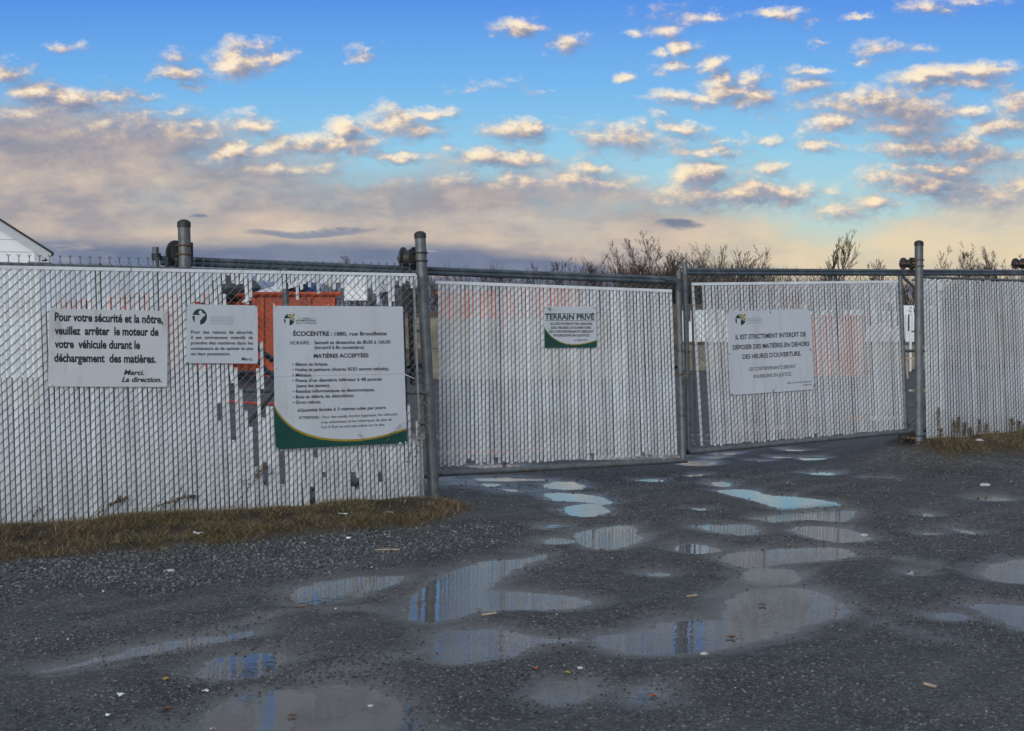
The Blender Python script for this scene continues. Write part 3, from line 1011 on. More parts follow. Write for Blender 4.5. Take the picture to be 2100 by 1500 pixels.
tops_used = lambda x: min(TOPS, key=lambda q: abs(q[0] - x))[1]
slats = 0
for k in range(p_l.n):
    xt = px_of(p_l.pt((k + .5) / p_l.n, 0.08))
    xm = px_of(p_l.pt((k + .5) / p_l.n, 0.5))
    xb = px_of(p_l.pt((k + .5) / p_l.n, 0.85))
    pieces = []
    bottom = 1.005
    if xt < 405:
        pieces = [(-0.004, bottom)]
    else:
        te = tops_used(xt)
        pieces.append((-0.004, v_at(p_l, k, te + rnd.uniform(-2, 2))))
        ex = min(EXC, key=lambda q: abs(q[0] - xb))
        lw = min(LOWS, key=lambda q: abs(q[0] - xm))
        if abs(ex[0] - xb) < 4.3:
            src = ex[1]
        elif abs(lw[0] - xm) < 4.6:
            src = lw[1]
        elif xb < 476:
            src = [(603 if te < 615 else 626, 0)]
        elif xb < 560:
            src = [(800 + rnd.uniform(0, 90), 0)]
        else:
            src = [(905 + rnd.uniform(-10, 8), 0)]
        for y0, y1 in src:
            pieces.append((v_at(p_l, k, y0), v_at(p_l, k, y1) if y1 else bottom - (0.0 if rnd.random() < .8 else rnd.uniform(0.01, 0.03))))
    for (v0, v1) in pieces:
        slat(p_l, k, v0, v1, fenceL, M['slat'], 0.0266 + rnd.uniform(-.0008, .0008), tilt=0.0, dn=rnd.uniform(-.001, .001))
        slats += 1
# one slat hanging askew, low near the big sign
mb = MB()
mb.box(W_LEFT.hit(728, 955), 0.013, 0.0015, 0.10, (0.95, 0.3, 0.25), W_LEFT.n, (-0.25, -0.1, 1)); mb.build('slat', M['slat'], fenceL)

# ---- gates ------------------------------------------------------------------


def gate(name, wall, label, panel, rail, bottom, stiles, stubs, vt, vb, braces, smat, strip, slat_w, skip=(), shaky=0.0):
    base = wall.hit((rail[0][0] + rail[-1][0]) / 2, 950)
    root = empty(name, (base.x, base.y, 0), label, 'gate')
    chain_link(panel, vt, vb, root)
    mb = MB()
    pts = [wall.hit(*q) for q in rail]
    up = Vector((0, 0, 1))
    mb.tube([q + up * 0.014 for q in pts], 0.021, 10)
    mb.tube([q - up * 0.018 for q in pts], 0.023, 10)
    mb.build('track_rail', M['rail'], root, smooth=True)
    mb = MB(); mb.tube([wall.hit(*q) for q in bottom], 0.027, 12)
    mb.build('bottom_rail', M['galv'], root, smooth=True)
    for (a, b, r, off) in stiles:
        mb = MB(); mb.tube([wall.hit(*a, off=off), wall.hit(*b, off=off)], r, 12)
        o = mb.build('stile', M['galv'] if r > 0.02 else M['rail'], root, smooth=True)
    for (a, b, r, off) in stubs:
        mb = MB(); mb.tube([wall.hit(*a, off=off), wall.hit(*b, off=off)], r, 10)
        mb.build('upright', M['rail'], root, smooth=True)
    for (a, b, r, off) in braces:
        mb = MB(); mb.tube([wall.hit(*a, off=off), wall.hit(*b, off=off)], r, 10)
        mb.build('brace', M['galv'], root, smooth=True)
    for k in range(panel.n):
        if k in skip: continue
        b = 1.0 - 0.012 * rnd.random() - (rnd.uniform(0.01, 0.035) if rnd.random() < shaky else 0)
        slat(panel, k, 0.0, b, root, smat, slat_w + rnd.uniform(-.0008, .0008), tilt=rnd.uniform(-.003, .003))
    mb = MB(); a, b = wall.hit(*strip[0], off=0.007), wall.hit(*strip[1], off=0.007)
    L = (b - a).normalized()
    mb.box((a + b) / 2, (b - a).length / 2, 0.0012, 0.0135, L, wall.n, L.cross(wall.n))
    mb.build('top_strip', M['strip'], root)
    return root


p_g1 = Panel(W_GATE1, (897, 583), (1378, 600), (900, 958), (1390, 936), 66)
gate1 = gate('sliding_gate', W_GATE1, 'left sliding gate of white slats with the small green and white notice on it', p_g1,
             [(330, 534), (860, 555), (1384, 575)], [(330, 1035), (900, 972), (1408, 944)],
             [((1391, 580), (1401, 946), 0.029, 0.0), ((319, 507), (325, 1000), 0.025, 0.0)],
             [((1026, 560), (1034, 960), 0.017, -.05), ((1211, 565), (1219, 950), 0.017, -.05), ((822, 585), (834, 960), .026, -.05), ((585, 545), (592, 960), .02, -.05)],
             -0.045, 1.035,
             [((338, 540), (585, 800), 0.016, -.02), ((478, 905), (590, 770), 0.020, -.02), ((560, 740), (500, 690), 0.020, -.02), ((340, 765), (870, 765), 0.018, -.03), ((735, 640), (822, 580), 0.016, -.04), ((592, 800), (822, 960), .016, -.04)],
             M['slat'], ((893, 579), (1378, 597)), 0.0290, shaky=.10)
# rounded corner at the free end of the rail, collar, fitting plate
mb = MB(); pts = [W_GATE1.hit(1360, 574), W_GATE1.hit(1378, 575), W_GATE1.hit(1387, 578), W_GATE1.hit(1391, 586), W_GATE1.hit(1392, 600)]
mb.tube(pts, 0.031, 12); mb.build('corner_bend', M['rail'], gate1, smooth=True)
mb = MB(); mb.box(W_GATE1.hit(787, 592, off=0.0), 0.055, 0.01, 0.028, W_GATE1.t, W_GATE1.n); mb.build('fitting_plate', M['strip'], gate1)
mb = MB(); mb.tube([W_GATE1.hit(320, 520), W_GATE1.hit(321, 534)], 0.036, 10); mb.build('end_clamp', M['iron'], gate1)
mb = MB(); mb.tube([W_GATE1.hit(1391, 556), W_GATE1.hit(1392, 572)], 0.024, 10); mb.build('end_clamp', M['galv'], gate1)
mb = MB(); mb.tube([W_GATE1.hit(840, 585, off=-.03), W_GATE1.hit(846, 790, off=-.03)], 0.022, 8); mb.build('rubber_stop', M['iron'], gate1)
for y in (590, 720, 852):
    mb = MB(); mb.tube([W_GATE1.hit(1392 + (y - 590) * .025, y - 3), W_GATE1.hit(1392 + (y - 590) * .025, y + 3)], 0.033, 12); mb.build('tension_band', M['rail'], gate1, smooth=True)

p_g2 = Panel(W_GATE2, (1418, 586), (1842, 581), (1436, 918), (1856, 882), 70)
gate2 = gate('sliding_gate', W_GATE2, 'right sliding gate of white slats bearing the tilted white sign', p_g2,
             [(1408, 557), (1850, 559), (2160, 559)], [(1410, 928), (1870, 884), (1898, 881.5)],
             [((1404, 537), (1413, 930), 0.026, 0.0), ((1846, 566), (1857, 880), 0.027, 0.0)],
             [((1565, 562), (1572, 900), 0.017, -.05), ((1713, 562), (1720, 890), 0.019, -.05), ((1418, 570), (1427, 915), .011, -.04)],
             -0.075, 1.02,
             [((1850, 566), (1905, 620), 0.018, -.02), ((1862, 872), (1990, 730), 0.019, -.02), ((1856, 720), (2100, 720), 0.018, -.03), ((1423, 915), (1500, 820), .012, -.04)],
             M['slat_pink'], ((1418, 583), (1842, 578)), 0.0325, skip=(1, 2), shaky=.04)
for y in (600, 700, 800, 868):
    mb = MB(); mb.tube([W_GATE2.hit(1847 + (y - 600) * .035, y - 3), W_GATE2.hit(1847 + (y - 600) * .035, y + 3)], 0.032, 12); mb.build('tension_band', M['rail'], gate2, smooth=True)
for y in (598, 722, 870):
    mb = MB(); mb.tube([W_GATE2.hit(1405.5 + (y - 590) * .025, y - 3), W_GATE2.hit(1405.5 + (y - 590) * .025, y + 3)], 0.031, 12); mb.build('tension_band', M['rail'], gate2, smooth=True)
mb = MB(); mb.tube([W_GATE2.hit(1411, 925.5), W_GATE2.hit(1408, 928.6)], 0.031, 12); mb.build('pipe_end', M['iron'], gate2)

# ---- right fence
p_r = Panel(W_RIGHT, (1893, 570), (2160, 580), (1900, 915), (2176, 905), 52)
rp = W_RIGHT.hit(2000, 900)
fenceR = empty('chain_link_fence', (rp.x, rp.y, 0), 'white slatted chain link fence right of the gates with dry weeds at its foot', 'fence')
chain_link(p_r, -0.012, 1.0, fenceR)
for k in range(p_r.n):
    slat(p_r, k, 0.0 + (rnd.uniform(0, .01)), 1.01, fenceR, M['slat_pink'] if k > 8 else M['slat'], 0.0365 + rnd.uniform(-.001, .001), tilt=rnd.uniform(-.004, .004))
mb = MB(); mb.tube([W_RIGHT.hit(1893, 569, off=-.03), W_RIGHT.hit(2170, 579, off=-.03)], 0.016, 8); mb.build('top_rail', M['galv'], fenceR, smooth=True)
mb = MB(); mb.box(W_RIGHT.hit(1928, 589, off=.012), 0.042, .002, .045, W_RIGHT.t, W_RIGHT.n); mb.build('tag_plate', M['strip'], fenceR)

# ---- gate posts with their rollers


def roller(root, wheel_c, axle_dir, r, depth, post_c, post_r, nrm, tan, rusty=True, two=True):
    """grooved wheel on an axle plate, held to the post by two U-bolts"""
    ax = Vector(axle_dir).normalized()
    mb = MB()
    seg = []
    hw = depth / 2
    prof = [(-hw, r * .55), (-hw, r), (-hw * .72, r), (-hw * .45, r * .70), (hw * .45, r * .70), (hw * .72, r), (hw, r), (hw, r * .55)]
    mb.tube([wheel_c + ax * p for p, _ in prof], [q for _, q in prof], 22)
    w = mb.build('roller_wheel', M['iron'], root, smooth=True)
    mb = MB(); mb.tube([wheel_c - ax * (hw * 1.3), post_c - ax * (post_r * 0.2)], 0.018, 10); mb.build('axle', M['rust'], w, smooth=True)
    # back plate
    mb = MB(); up = Vector((0, 0, 1))
    pc = post_c - nrm * (post_r + 0.012)
    mb.box(pc, 0.085, 0.006, 0.062, tan, nrm, up); mb.build('clamp_plate', M['iron'], root)
    for dz in (-0.034, 0.034):
        mb = MB()
        arc = []
        for i in range(13):
            a = math.pi * i / 12
            arc.append(post_c + up * dz + tan * (-math.cos(a)) * (post_r + .006) + nrm * math.sin(a) * (post_r + .006))
        arc = [pc + up * dz - tan * (post_r + .006) - nrm * .02] + arc + [pc + up * dz + tan * (post_r + .006) - nrm * .02]
        mb.tube(arc, 0.0065, 6); mb.build('u_bolt', M['rust'] if rusty else M['iron'], root, smooth=True)


def gate_post(px_top, py_top, px_bot, py_bot, Y, r, label, zb=None):
    top = at_depth(px_top, py_top, Y)
    bot = at_depth(px_bot, py_bot, Y)
    root = empty('gate_post', (bot.x, bot.y, 0), label, 'post')
    d = (bot - top).normalized()
    mb = MB(); mb.tube([top + d * 0.02, lerp(top, bot, .5), bot + d * 0.25], r, 20); mb.build('post', M['galv'], root, smooth=True)
    mb = MB(); mb.tube([top + d * 0.062, top + d * .03, top + d * 0.026, top + d * .014, top + d * .004, top - d * 0.0], [r * 1.09, r * 1.09, r * 1.10, r * .92, r * .55, r * .06], 20)
    mb.build('post_cap', M['iron'], root, smooth=True)
    return root, top, bot, d


def post_band(root, top, bot, f, r, h=0.022):
    d = (bot - top).normalized()
    c = lerp(top, bot, f)
    mb = MB(); mb.tube([c - d * h / 2, c + d * h / 2], r * 1.06, 20); mb.build('tension_band', M['galv'], root, smooth=True)
    mb = MB(); mb.box(c - Vector((r * 1.3, -.01, 0)), 0.02, 0.006, 0.008); mb.build('band_bolt', M['iron'], root)


post1, t1, b1, d1 = gate_post(861, 474, 890, 1018, 11.92, 0.046, 'leaning steel gate post between the slatted fence and the left gate')
for f in (0.205, 0.375, 0.57, 0.73, 0.93):
    post_band(post1, t1, b1, f, 0.046, 0.024)
pc = lerp(t1, b1, (527 - 474) / 544)
roller(post1, at_depth(838, 530, 12.10), (W_GATE1.n * 0.8 + W_GATE1.t * 0.62), 0.095, 0.11, pc, 0.046, W_GATE1.n, W_GATE1.t, rusty=False)

post0, t0, b0, d0 = gate_post(377, 450, 392, 1060, 10.78, 0.047, 'thick steel post with domed cap and roller rising behind the fence on the left')
pc = at_depth(379.5, 513, 10.78)
roller(post0, at_depth(368, 521, 10.90), (W_GATE1.n * 0.9 + W_GATE1.t * 0.45), 0.105, 0.09, pc, 0.047, W_GATE1.n, W_GATE1.t)

post2, t2, b2, d2 = gate_post(1884.5, 493, 1885, 922, 15.78, 0.047, 'tall steel gate post with rollers at top and foot beside the right gate')
for f in (0.19, 0.435, .62, .80):
    post_band(post2, t2, b2, f, 0.047, 0.02)
pc = at_depth(1885, 540, 15.78)
roller(post2, at_depth(1861, 541, 15.9), (1.0, 0.35, 0), 0.066, 0.13, pc, 0.047, W_GATE2.n, W_GATE2.t)
pc = at_depth(1885, 900, 15.78)
roller(post2, at_depth(1859, 896, 15.85), (1.0, 0.35, 0), 0.068, 0.13, pc, 0.047, W_GATE2.n, W_GATE2.t, rusty=False)
post3, t3, b3, d3 = gate_post(2120, 500, 2121, 905, 17.2, 0.047, 'gate post cut by the right edge, with the roller that shows beside it')
roller(post3, at_depth(2090, 541, 17.3), (1.0, 0.35, 0), 0.066, 0.13, at_depth(2120, 541, 17.2), 0.047, W_GATE2.n, W_GATE2.t)

# padlock and chain
lp = W_GATE1.hit(1405, 782, off=0.08)
padlock = empty('padlock', tuple(lp), 'small black padlock hanging on a chain where the two gates meet', 'padlock')
mb = MB(); mb.box(lp, 0.022, 0.011, 0.026); mb.build('lock_body', M['iron'], padlock)
mb = MB(); arc = [lp + Vector((-.014, 0, .025)), lp + Vector((-.014, 0, .045))] + [lp + Vector((-.014 * math.cos(a), 0, .045 + .014 * math.sin(a))) for a in (0.5, 1.2, 1.9, 2.6)] + [lp + Vector((.014, 0, .045)), lp + Vector((.014, 0, .025))]
mb.tube(arc, 0.0045, 6); mb.build('shackle', M['galv'], padlock, smooth=True)
mb = MB(); c0 = lp + Vector((0, 0, .066))
for i in range(9):
    q = c0 + Vector((-.10 + .025 * i, .03, .006 * math.sin(i * 2.0)))
    mb.tube([q + Vector((-.017, 0, 0)), q + Vector((0, 0, .008 if i % 2 else 0)), q + Vector((.017, 0, 0)), q + Vector((0, .008, -.008 if i % 2 else 0)), q + Vector((-.017, 0, 0))], .004, 5)
mb.build('chain', M['rust'], padlock)

# ------------------------------------------------------------------ signs


def text_mesh(body, bold=0.0, shear=0.0, spacing=1.0):
    cu_ = bpy.data.curves.new('txt', 'FONT')
    cu_.body = body
    cu_.size = 1.0
    cu_.resolution_u = 3
    cu_.offset = bold
    cu_.shear = shear
    cu_.space_character = spacing
    ob = bpy.data.objects.new('txt', cu_)
    COL.objects.link(ob)
    dg = bpy.context.evaluated_depsgraph_get()
    me = bpy.data.meshes.new_from_object(ob.evaluated_get(dg))
    v = [tuple(x.co) for x in me.vertices]
    f = [tuple(p.vertices) for p in me.polygons]
    bpy.data.objects.remove(ob)
    bpy.data.curves.remove(cu_)
    bpy.data.meshes.remove(me)
    return v, f


class Sign:
    def __init__(s, wall, corners, label, material, off=0.02, thick=0.006):
        s.w, s.off = wall, off
        tl, tr, br, bl = corners
        s.px = corners
        c = wall.hit(sum(q[0] for q in corners) / 4, max(bl[1], br[1]), off=off)
        s.root = empty('sign', tuple(c), label, 'sign')
        s.up = Vector((tl[0] - bl[0], tl[1] - bl[1])).normalized()
        mb = MB()
        fr = [wall.hit(*q, off=off) for q in (bl, br, tr, tl)]
        bk = [p - wall.n * thick for p in fr]
        mb.add(fr + bk, [(0, 1, 2, 3), (7, 6, 5, 4), (0, 4, 5, 1), (1, 5, 6, 2), (2, 6, 7, 3), (3, 7, 4, 0)])
        mb.build('board', material, s.root)

    def uv(s, x, y, lift=0.0012):
        return s.w.hit(x, y, off=s.off + lift)

    def shape(s, name, pts, material, lift=0.0008):
        mb = MB()
        mb.add([s.uv(x, y, lift) for x, y in pts], [tuple(range(len(pts)))])
        return mb.build(name, material, s.root)

    def text(s, lines):
        mb_by = {}
        for (body, x0, y0, x1, y1, cap, material, bold, shear) in lines:
            v, f = text_mesh(body, bold, shear)
            if not v: continue
            xmin = min(q[0] for q in v); xmax = max(q[0] for q in v)
            k = cap / 0.67
            vs = []
            for (a, b, _) in v:
                t_ = (a - xmin) / (xmax - xmin)
                bx, by = lerp(x0, x1, t_), lerp(y0, y1, t_)
                vs.append(s.uv(bx + s.up.x * b * k, by + s.up.y * b * k, 0.0016))
            mb = MB(); mb.add(vs, f)
            mb.build('lettering', M[material], s.root)

    def ties(s, pts, material, l=9):
        for (x, y, dx, dy) in pts:
            mb = MB()
            mb.tube([s.uv(x, y, 0.002), s.uv(x + dx * .3, y + dy * .3, 0.010), s.uv(x + dx, y + dy, -.004)], 0.0028, 5)
            mb.build('cable_tie', M[material], s.root)


def circle(cx, cy, rx, ry, n=40, a0=0, a1=360):
    return [(cx + rx * math.cos(R(a0 + (a1 - a0) * i / n)), cy - ry * math.sin(R(a0 + (a1 - a0) * i / n))) for i in range(n + (0 if a1 - a0 == 360 else 1))]


def leafshape(cx, cy, l, w, ang):
    pts = [(-l, 0), (-l * .4, w), (l * .3, w * .85), (l, 0), (l * .3, -w * .85), (-l * .4, -w)]
    c, s_ = math.cos(R(ang)), math.sin(R(ang))
    return [(cx + x * c - y * s_, cy - x * s_ - y * c) for x, y in pts]


def emblem(sg, cx, cy, r, leafmat, gold, bg):
    sg.shape('emblem', circle(cx, cy, r * .92, r), M['lgreen'], 0.0008)
    sg.shape('emblem', [(cx - r * 1.05, cy - r * .22), (cx + r * .12, cy - r * .22), (cx + r * .05, cy + r * .0), (cx + r * .05, cy + r * 1.04), (cx - r * .62, cy + r * 1.04), (cx - r * .62, cy - r * .1), (cx - r * 1.05, cy - r * .1)], bg, 0.0012)
    sg.shape('emblem', [(cx + r * .02, cy + r * .12), (cx + r * .18, cy - r * .22), (cx + r * .45, cy - r * .38), (cx + r * .48, cy - r * .30), (cx + r * .22, cy - r * .1), (cx + r * .07, cy + r * .2)], bg, 0.0013)
    spots = [(.10, -.78, 100), (.72, -.82, 60), (.70, -.12, -60)] if gold else [(.10, -.55, 90), (.42, -.22, 0), (.12, .10, -90)]
    for (dx, dy, an) in spots:
        if gold:
            sg.shape('leaf_mark', leafshape(cx + dx * r, cy + dy * r, r * .40, r * .34, an), bg, 0.0014)
        sg.shape('leaf_mark', leafshape(cx + dx * r, cy + dy * r, r * .31, r * .25, an), leafmat, 0.0018)


A = Sign(W_LEFT, [(101, 633), (344, 638), (343, 794), (99, 793)], 'weathered white sign in bold black letters, leftmost on the fence', M['sign_old'])
A.text([
    ('Pour votre sécurité et la nôtre,', 112, 658, 334, 663.5, 16.0, 'black', .030, 0),
    ('veuillez  arrêter  le moteur de', 112, 686, 325, 689, 16.0, 'black', .030, 0),
    ('votre  véhicule durant le', 112, 713.5, 287, 716, 16.0, 'black', .030, 0),
    ('déchargement  des matières.', 111, 742, 320, 744.5, 16.0, 'black', .030, 0),
    ('Merci.', 254, 769, 295, 769.5, 9.8, 'black', .026, .25), ('La direction.', 250, 783.5, 331, 784, 9.8, 'black', .026, .25)])
for q in ((108, 638, -6, -5), (338, 642, 6, -5), (106, 788, -5, 5), (337, 789, 5, 5)):
    A.ties([q], 'tie_white')

B = Sign(W_LEFT, [(383, 624), (528, 627), (529, 746), (383, 745)], 'smallest white sign on the left fence with a round dark green emblem', M['sign'], off=0.03)
emblem(B, 409.5, 650, 16.2, M['sign'], False, M['sign'])
B.text([
    ('Pour  des  raisons  de  sécurité,', 391.5, 684.5, 519, 685, 6.3, 'black', .014, 0),
    ('il  est  strictement  interdit  de', 391.5, 695.5, 519, 695.8, 6.3, 'black', .014, 0),
    ('prendre des matières dans les', 391.5, 706.7, 519, 707, 6.3, 'black', .014, 0),
    ('conteneurs et de quitter le site', 391.5, 718, 519, 718.2, 6.3, 'black', .014, 0),
    ('en leur possession.', 392, 729, 473, 729.2, 6.3, 'black', .014, 0),
    ('Merci.', 495.5, 739.6, 519, 740, 6.3, 'black', .010, 0)])
for y, x0, x1 in ((650, 431, 480), (653.6, 431, 480), (657.2, 431, 480), (660.8, 431, 480), (664.5, 431, 480)):
    B.shape('faded_line', [(x0, y - .5), (x1, y - .5), (x1, y + .5), (x0, y + .5)], M['greyprint'])
B.ties([(526, 629, -4, -8), (385, 743, -5, 5), (384, 628, -4, -4), (527, 743, 4, 3)], 'tie_black')

C = Sign(W_LEFT, [(560.5, 627.5), (826, 629), (834.5, 910), (565, 923)], 'largest white sign, listing the accepted materials above a green sweep with yellow edge', M['sign'], off=0.035)
emblem(C, 593, 656, 11.8, M['gold'], True, M['sign'])
g_arc = [(562.4, 830), (566, 838), (572, 847), (580, 857), (590, 867), (602, 876.5), (616, 884), (634, 891), (655, 896.5), (680, 900), (710, 901.5), (740, 900.5), (770, 896), (800, 889), (820, 882.5), (833.9, 877.5)]
outer = [(x + (0 if i in (0, len(g_arc) - 1) else -1.0), y + 4.3) for i, (x, y) in enumerate(g_arc)]
for i in range(len(g_arc) - 1):
    pass
mb = MB(); vv = [C.uv(x, y, .0012) for x, y in g_arc] + [C.uv(x, y, .0012) for x, y in outer]; nA = len(g_arc)
mb.add(vv, [(i, i + nA, i + nA + 1, i + 1) for i in range(nA - 1)]); mb.build('yellow_edge', M['gold'], C.root)
low = [(lerp(565, 834.5, i / (nA - 1)), lerp(923, 910, i / (nA - 1)) - .4) for i in range(nA)]
mb = MB(); vv = [C.uv(x, y, .0009) for x, y in outer] + [C.uv(x, y, .0009) for x, y in low]
mb.add(vv, [(i, i + nA, i + nA + 1, i + 1) for i in range(nA - 1)]); mb.build('green_sweep', M['dgreen'], C.root)
C.text([
    ('RÉGIE', 621, 655.3, 634.5, 655.3, 3.3, 'lgreen', .004, 0), ('INTERMUNICIPALE', 607, 660, 648, 660, 3.9, 'lgreen', .004, 0), ("d'Acton et des Maskoutains", 607, 664.3, 649, 664.3, 2.8, 'lgreen', .004, 0),
    ('ÉCOCENTRE :', 601.5, 689, 681.5, 689, 8.6, 'black', .030, 0), ('1880, rue Brouillette', 686, 688.8, 793, 688, 7.4, 'black', .022, 0),
    ('HORAIRE :', 594.5, 707, 638.5, 706.5, 7.0, 'black', .006, 0), ('Samedi et dimanche de 8h30 à 16h30', 644.5, 706.3, 800.5, 705, 6.8, 'black', .02, 0),
    ('(mi-avril à fin novembre)', 645, 716.3, 746.5, 716, 6.8, 'black', .02, 0),
    ('MATIÈRES ACCEPTÉES', 643.5, 734.3, 756, 733, 7.6, 'black', .030, 0),
    ('• Béton et brique.', 599.5, 750.8, 673.5, 750, 6.4, 'black', .02, 0), ('• Huiles et peinture (Autres RDD seront refusés).', 599.5, 761.8, 798, 759.5, 6.4, 'black', .02, 0),
    ('• Métaux.', 599.5, 773, 640, 772.5, 6.4, 'black', .02, 0), ("• Pneus d'un diamètre inférieur à 48 pouces", 599.5, 784.2, 783, 780.8, 6.4, 'black', .02, 0),
    ('(sans les jantes).', 607.8, 795, 677, 793.5, 6.4, 'black', .02, 0), ('• Résidus informatiques et électroniques.', 600, 806.5, 769, 802.5, 6.4, 'black', .02, 0),
    ('• Bois et débris de démolition.', 600, 818, 727, 814.5, 6.4, 'black', .02, 0), ('• Gros rebuts.', 600, 829, 659, 827.5, 6.4, 'black', .02, 0),
    ('«Quantité limitée à 3 mètres cube par jour»', 609.5, 845, 791.5, 839, 6.2, 'black', .02, 0),
    ('ATTENTION :', 612, 860, 658, 859, 5.4, 'black', .02, 0), ("Pour des motifs d'ordre logistique, les véhicules", 661.5, 858.5, 815.5, 852, 5.2, 'black', .006, 0),
    ('trop volumineux et les remorques de plus de', 658, 869, 803.5, 863, 5.2, 'black', .006, 0), ('4 pi X 8 pi ne sont pas admis sur le site.', 658.5, 879, 789.5, 873.5, 5.2, 'black', .006, 0)])
for x0, x1 in ((611, 619), (636.5, 645)):
    C.shape('faded_line', [(x0, 652.8), (x1, 652.8), (x1, 654), (x0, 654)], M['orangeprint'])
C.shape('fold_line', [(562, 772.6), (831, 766.6), (831, 767.3), (562, 773.3)], M['greyprint'], .0005)
C.ties([(564, 631, -3, -8), (823, 632, 6, 7), (563, 755, 5, -1), (830, 768, 20, 9), (568, 919, 3, 4), (831, 906, 4, 5), (673, 629, 0, -4)], 'tie_white')
C.shape('sticker', [(818, 907.5), (823.5, 907.3), (823.5, 910), (818, 910.2)], M['strip'], .0014)

Dg = Sign(W_GATE1, [(1116, 629), (1223, 628.5), (1223.5, 713), (1116.5, 714)], 'small green and white private property notice on the left gate', M['sign'], off=0.02)
emblem(Dg, 1126.8, 635, 3.9, M['gold'], True, M['sign'])
Dg.text([('RÉGIE ACTON', 1132, 637, 1143.5, 637.2, 2.0, 'greyprint', 0, 0),
         ('TERRAIN PRIVÉ', 1117.6, 655.4, 1219, 655.9, 10.6, 'lgreen', .030, 0),
         ('ACCÈS INTERDIT EN DEHORS', 1128.2, 666.6, 1214.5, 666.8, 4.6, 'black', .022, 0), ("DES HEURES D'OUVERTURE", 1130.3, 674.8, 1212, 674.8, 4.6, 'black', .022, 0),
         ('LES CONTREVENANTS SERONT', 1125.7, 682.6, 1217.5, 682.6, 4.6, 'black', .022, 0), ('POURSUIVIS EN JUSTICE', 1135, 690.5, 1208.8, 690.5, 4.6, 'black', .022, 0),
         ('LA DIRECTION', 1177, 699.6, 1205, 699.4, 2.9, 'black', .012, .15)])
for y in (643.2, 657.9):
    Dg.shape('rule', [(1117.3, y - .6), (1219.5, y), (1219.5, y + .9), (1117.3, y + .3)], M['lgreen'])
ga = [(1116.1, 669.5), (1119, 675.5), (1124, 682.5), (1130, 689), (1138, 695), (1148, 700.5), (1160, 704.5), (1174, 706.3), (1188, 705.8), (1202, 703.5), (1214, 700.5), (1223.4, 697.3)]
ou = [(x, y + 1.9) for x, y in ga]; nG = len(ga)
mb = MB(); mb.add([Dg.uv(x, y, .0012) for x, y in ga] + [Dg.uv(x, y, .0012) for x, y in ou], [(i, i + nG, i + nG + 1, i + 1) for i in range(nG - 1)]); mb.build('yellow_edge', M['gold'], Dg.root)
lo_ = [(lerp(1116.5, 1223.5, i / (nG - 1)), 713.8 - .8 * i / (nG - 1)) for i in range(nG)]
mb = MB(); mb.add([Dg.uv(x, y, .0009) for x, y in ou] + [Dg.uv(x, y, .0009) for x, y in lo_], [(i, i + nG, i + nG + 1, i + 1) for i in range(nG - 1)]); mb.build('green_sweep', M['dgreen'], Dg.root)
for (x, y) in ((1115.8, 631), (1219.3, 632.5), (1118, 712), (1220.5, 711)):
    Dg.shape('screw', circle(x, y, 1.4, 1.5, 8), M['iron'], .003)

Es = Sign(W_GATE2, [(1490.5, 639), (1663, 633), (1671, 799), (1498, 811)], 'tilted white sign on the right gate forbidding dumping outside opening hours', M['sign'], off=0.02)
emblem(Es, 1518.5, 656, 11.5, M['gold'], True, M['sign'])
Es.text([('RÉGIE', 1541, 654.5, 1551.5, 654, 2.8, 'greyprint', .0, 0), ('INTERMUNICIPALE', 1530.5, 659.3, 1563.5, 658.3, 3.2, 'greyprint', .004, 0), ("d'Acton et des Maskoutains", 1531, 664, 1564, 662.5, 2.6, 'greyprint', .006, 0),
         ('IL EST STRICTEMENT INTERDIT DE', 1508.8, 696.5, 1653, 690, 8.8, 'black', .022, 0), ('DÉPOSER DES MATIÈRES EN DEHORS', 1503, 717.7, 1660, 709.5, 8.8, 'black', .022, 0),
         ("DES HEURES D'OUVERTURE.", 1523, 736.7, 1643, 729.5, 8.8, 'black', .022, 0),
         ('LES CONTREVENANTS SERONT', 1536, 761, 1632, 755, 6.8, 'black', .006, 0), ('POURSUIVIS EN JUSTICE.', 1546, 776, 1624, 770.5, 6.8, 'black', .006, 0),
         ('MERCI DE VOTRE COLLABORATION', 1615, 787.5, 1664.5, 784, 2.6, 'black', .006, 0), ('LA DIRECTION', 1646, 791.5, 1664.5, 790, 2.6, 'black', .006, 0)])
for x0, x1, y in ((1530.5, 1539, 653.7), (1554, 1562.5, 652.7)):
    Es.shape('faded_line', [(x0, y - .4), (x1, y - .6), (x1, y + .4), (x0, y + .6)], M['orangeprint'])
Es.ties([(1493, 643, -3, -8), (1661, 637, -5, -8), (1493, 725, 6, 2), (1666, 719, -8, -4), (1497, 808, 7, 2), (1668, 795, 3, -7)], 'tie_black')
for (x, y) in ((1580, 640.5), (1586, 802)):
    Es.shape('screw', circle(x, y, 1.5, 1.6, 8), M['iron'], .003)

# ------------------------------------------------------------------ house
Yh = 28.0
hc = at_depth(105, 520, Yh)     # eave tip
apex_d = at_depth(0, 452, Yh)
slope = (apex_d.z - hc.z) / (hc.x - apex_d.x)
half = 4.6
house = empty('white_house', (hc.x, Yh, 0), 'white sided building with a dark shingle gable roof behind the fence at the left edge', 'building')
ax_, az_ = hc.x - half, hc.z + slope * half
eb = hc.z
wx = at_depth(83, 540, Yh).x
wall_mb = MB()
zz = at_depth(40, 534, Yh).z
nb = 14
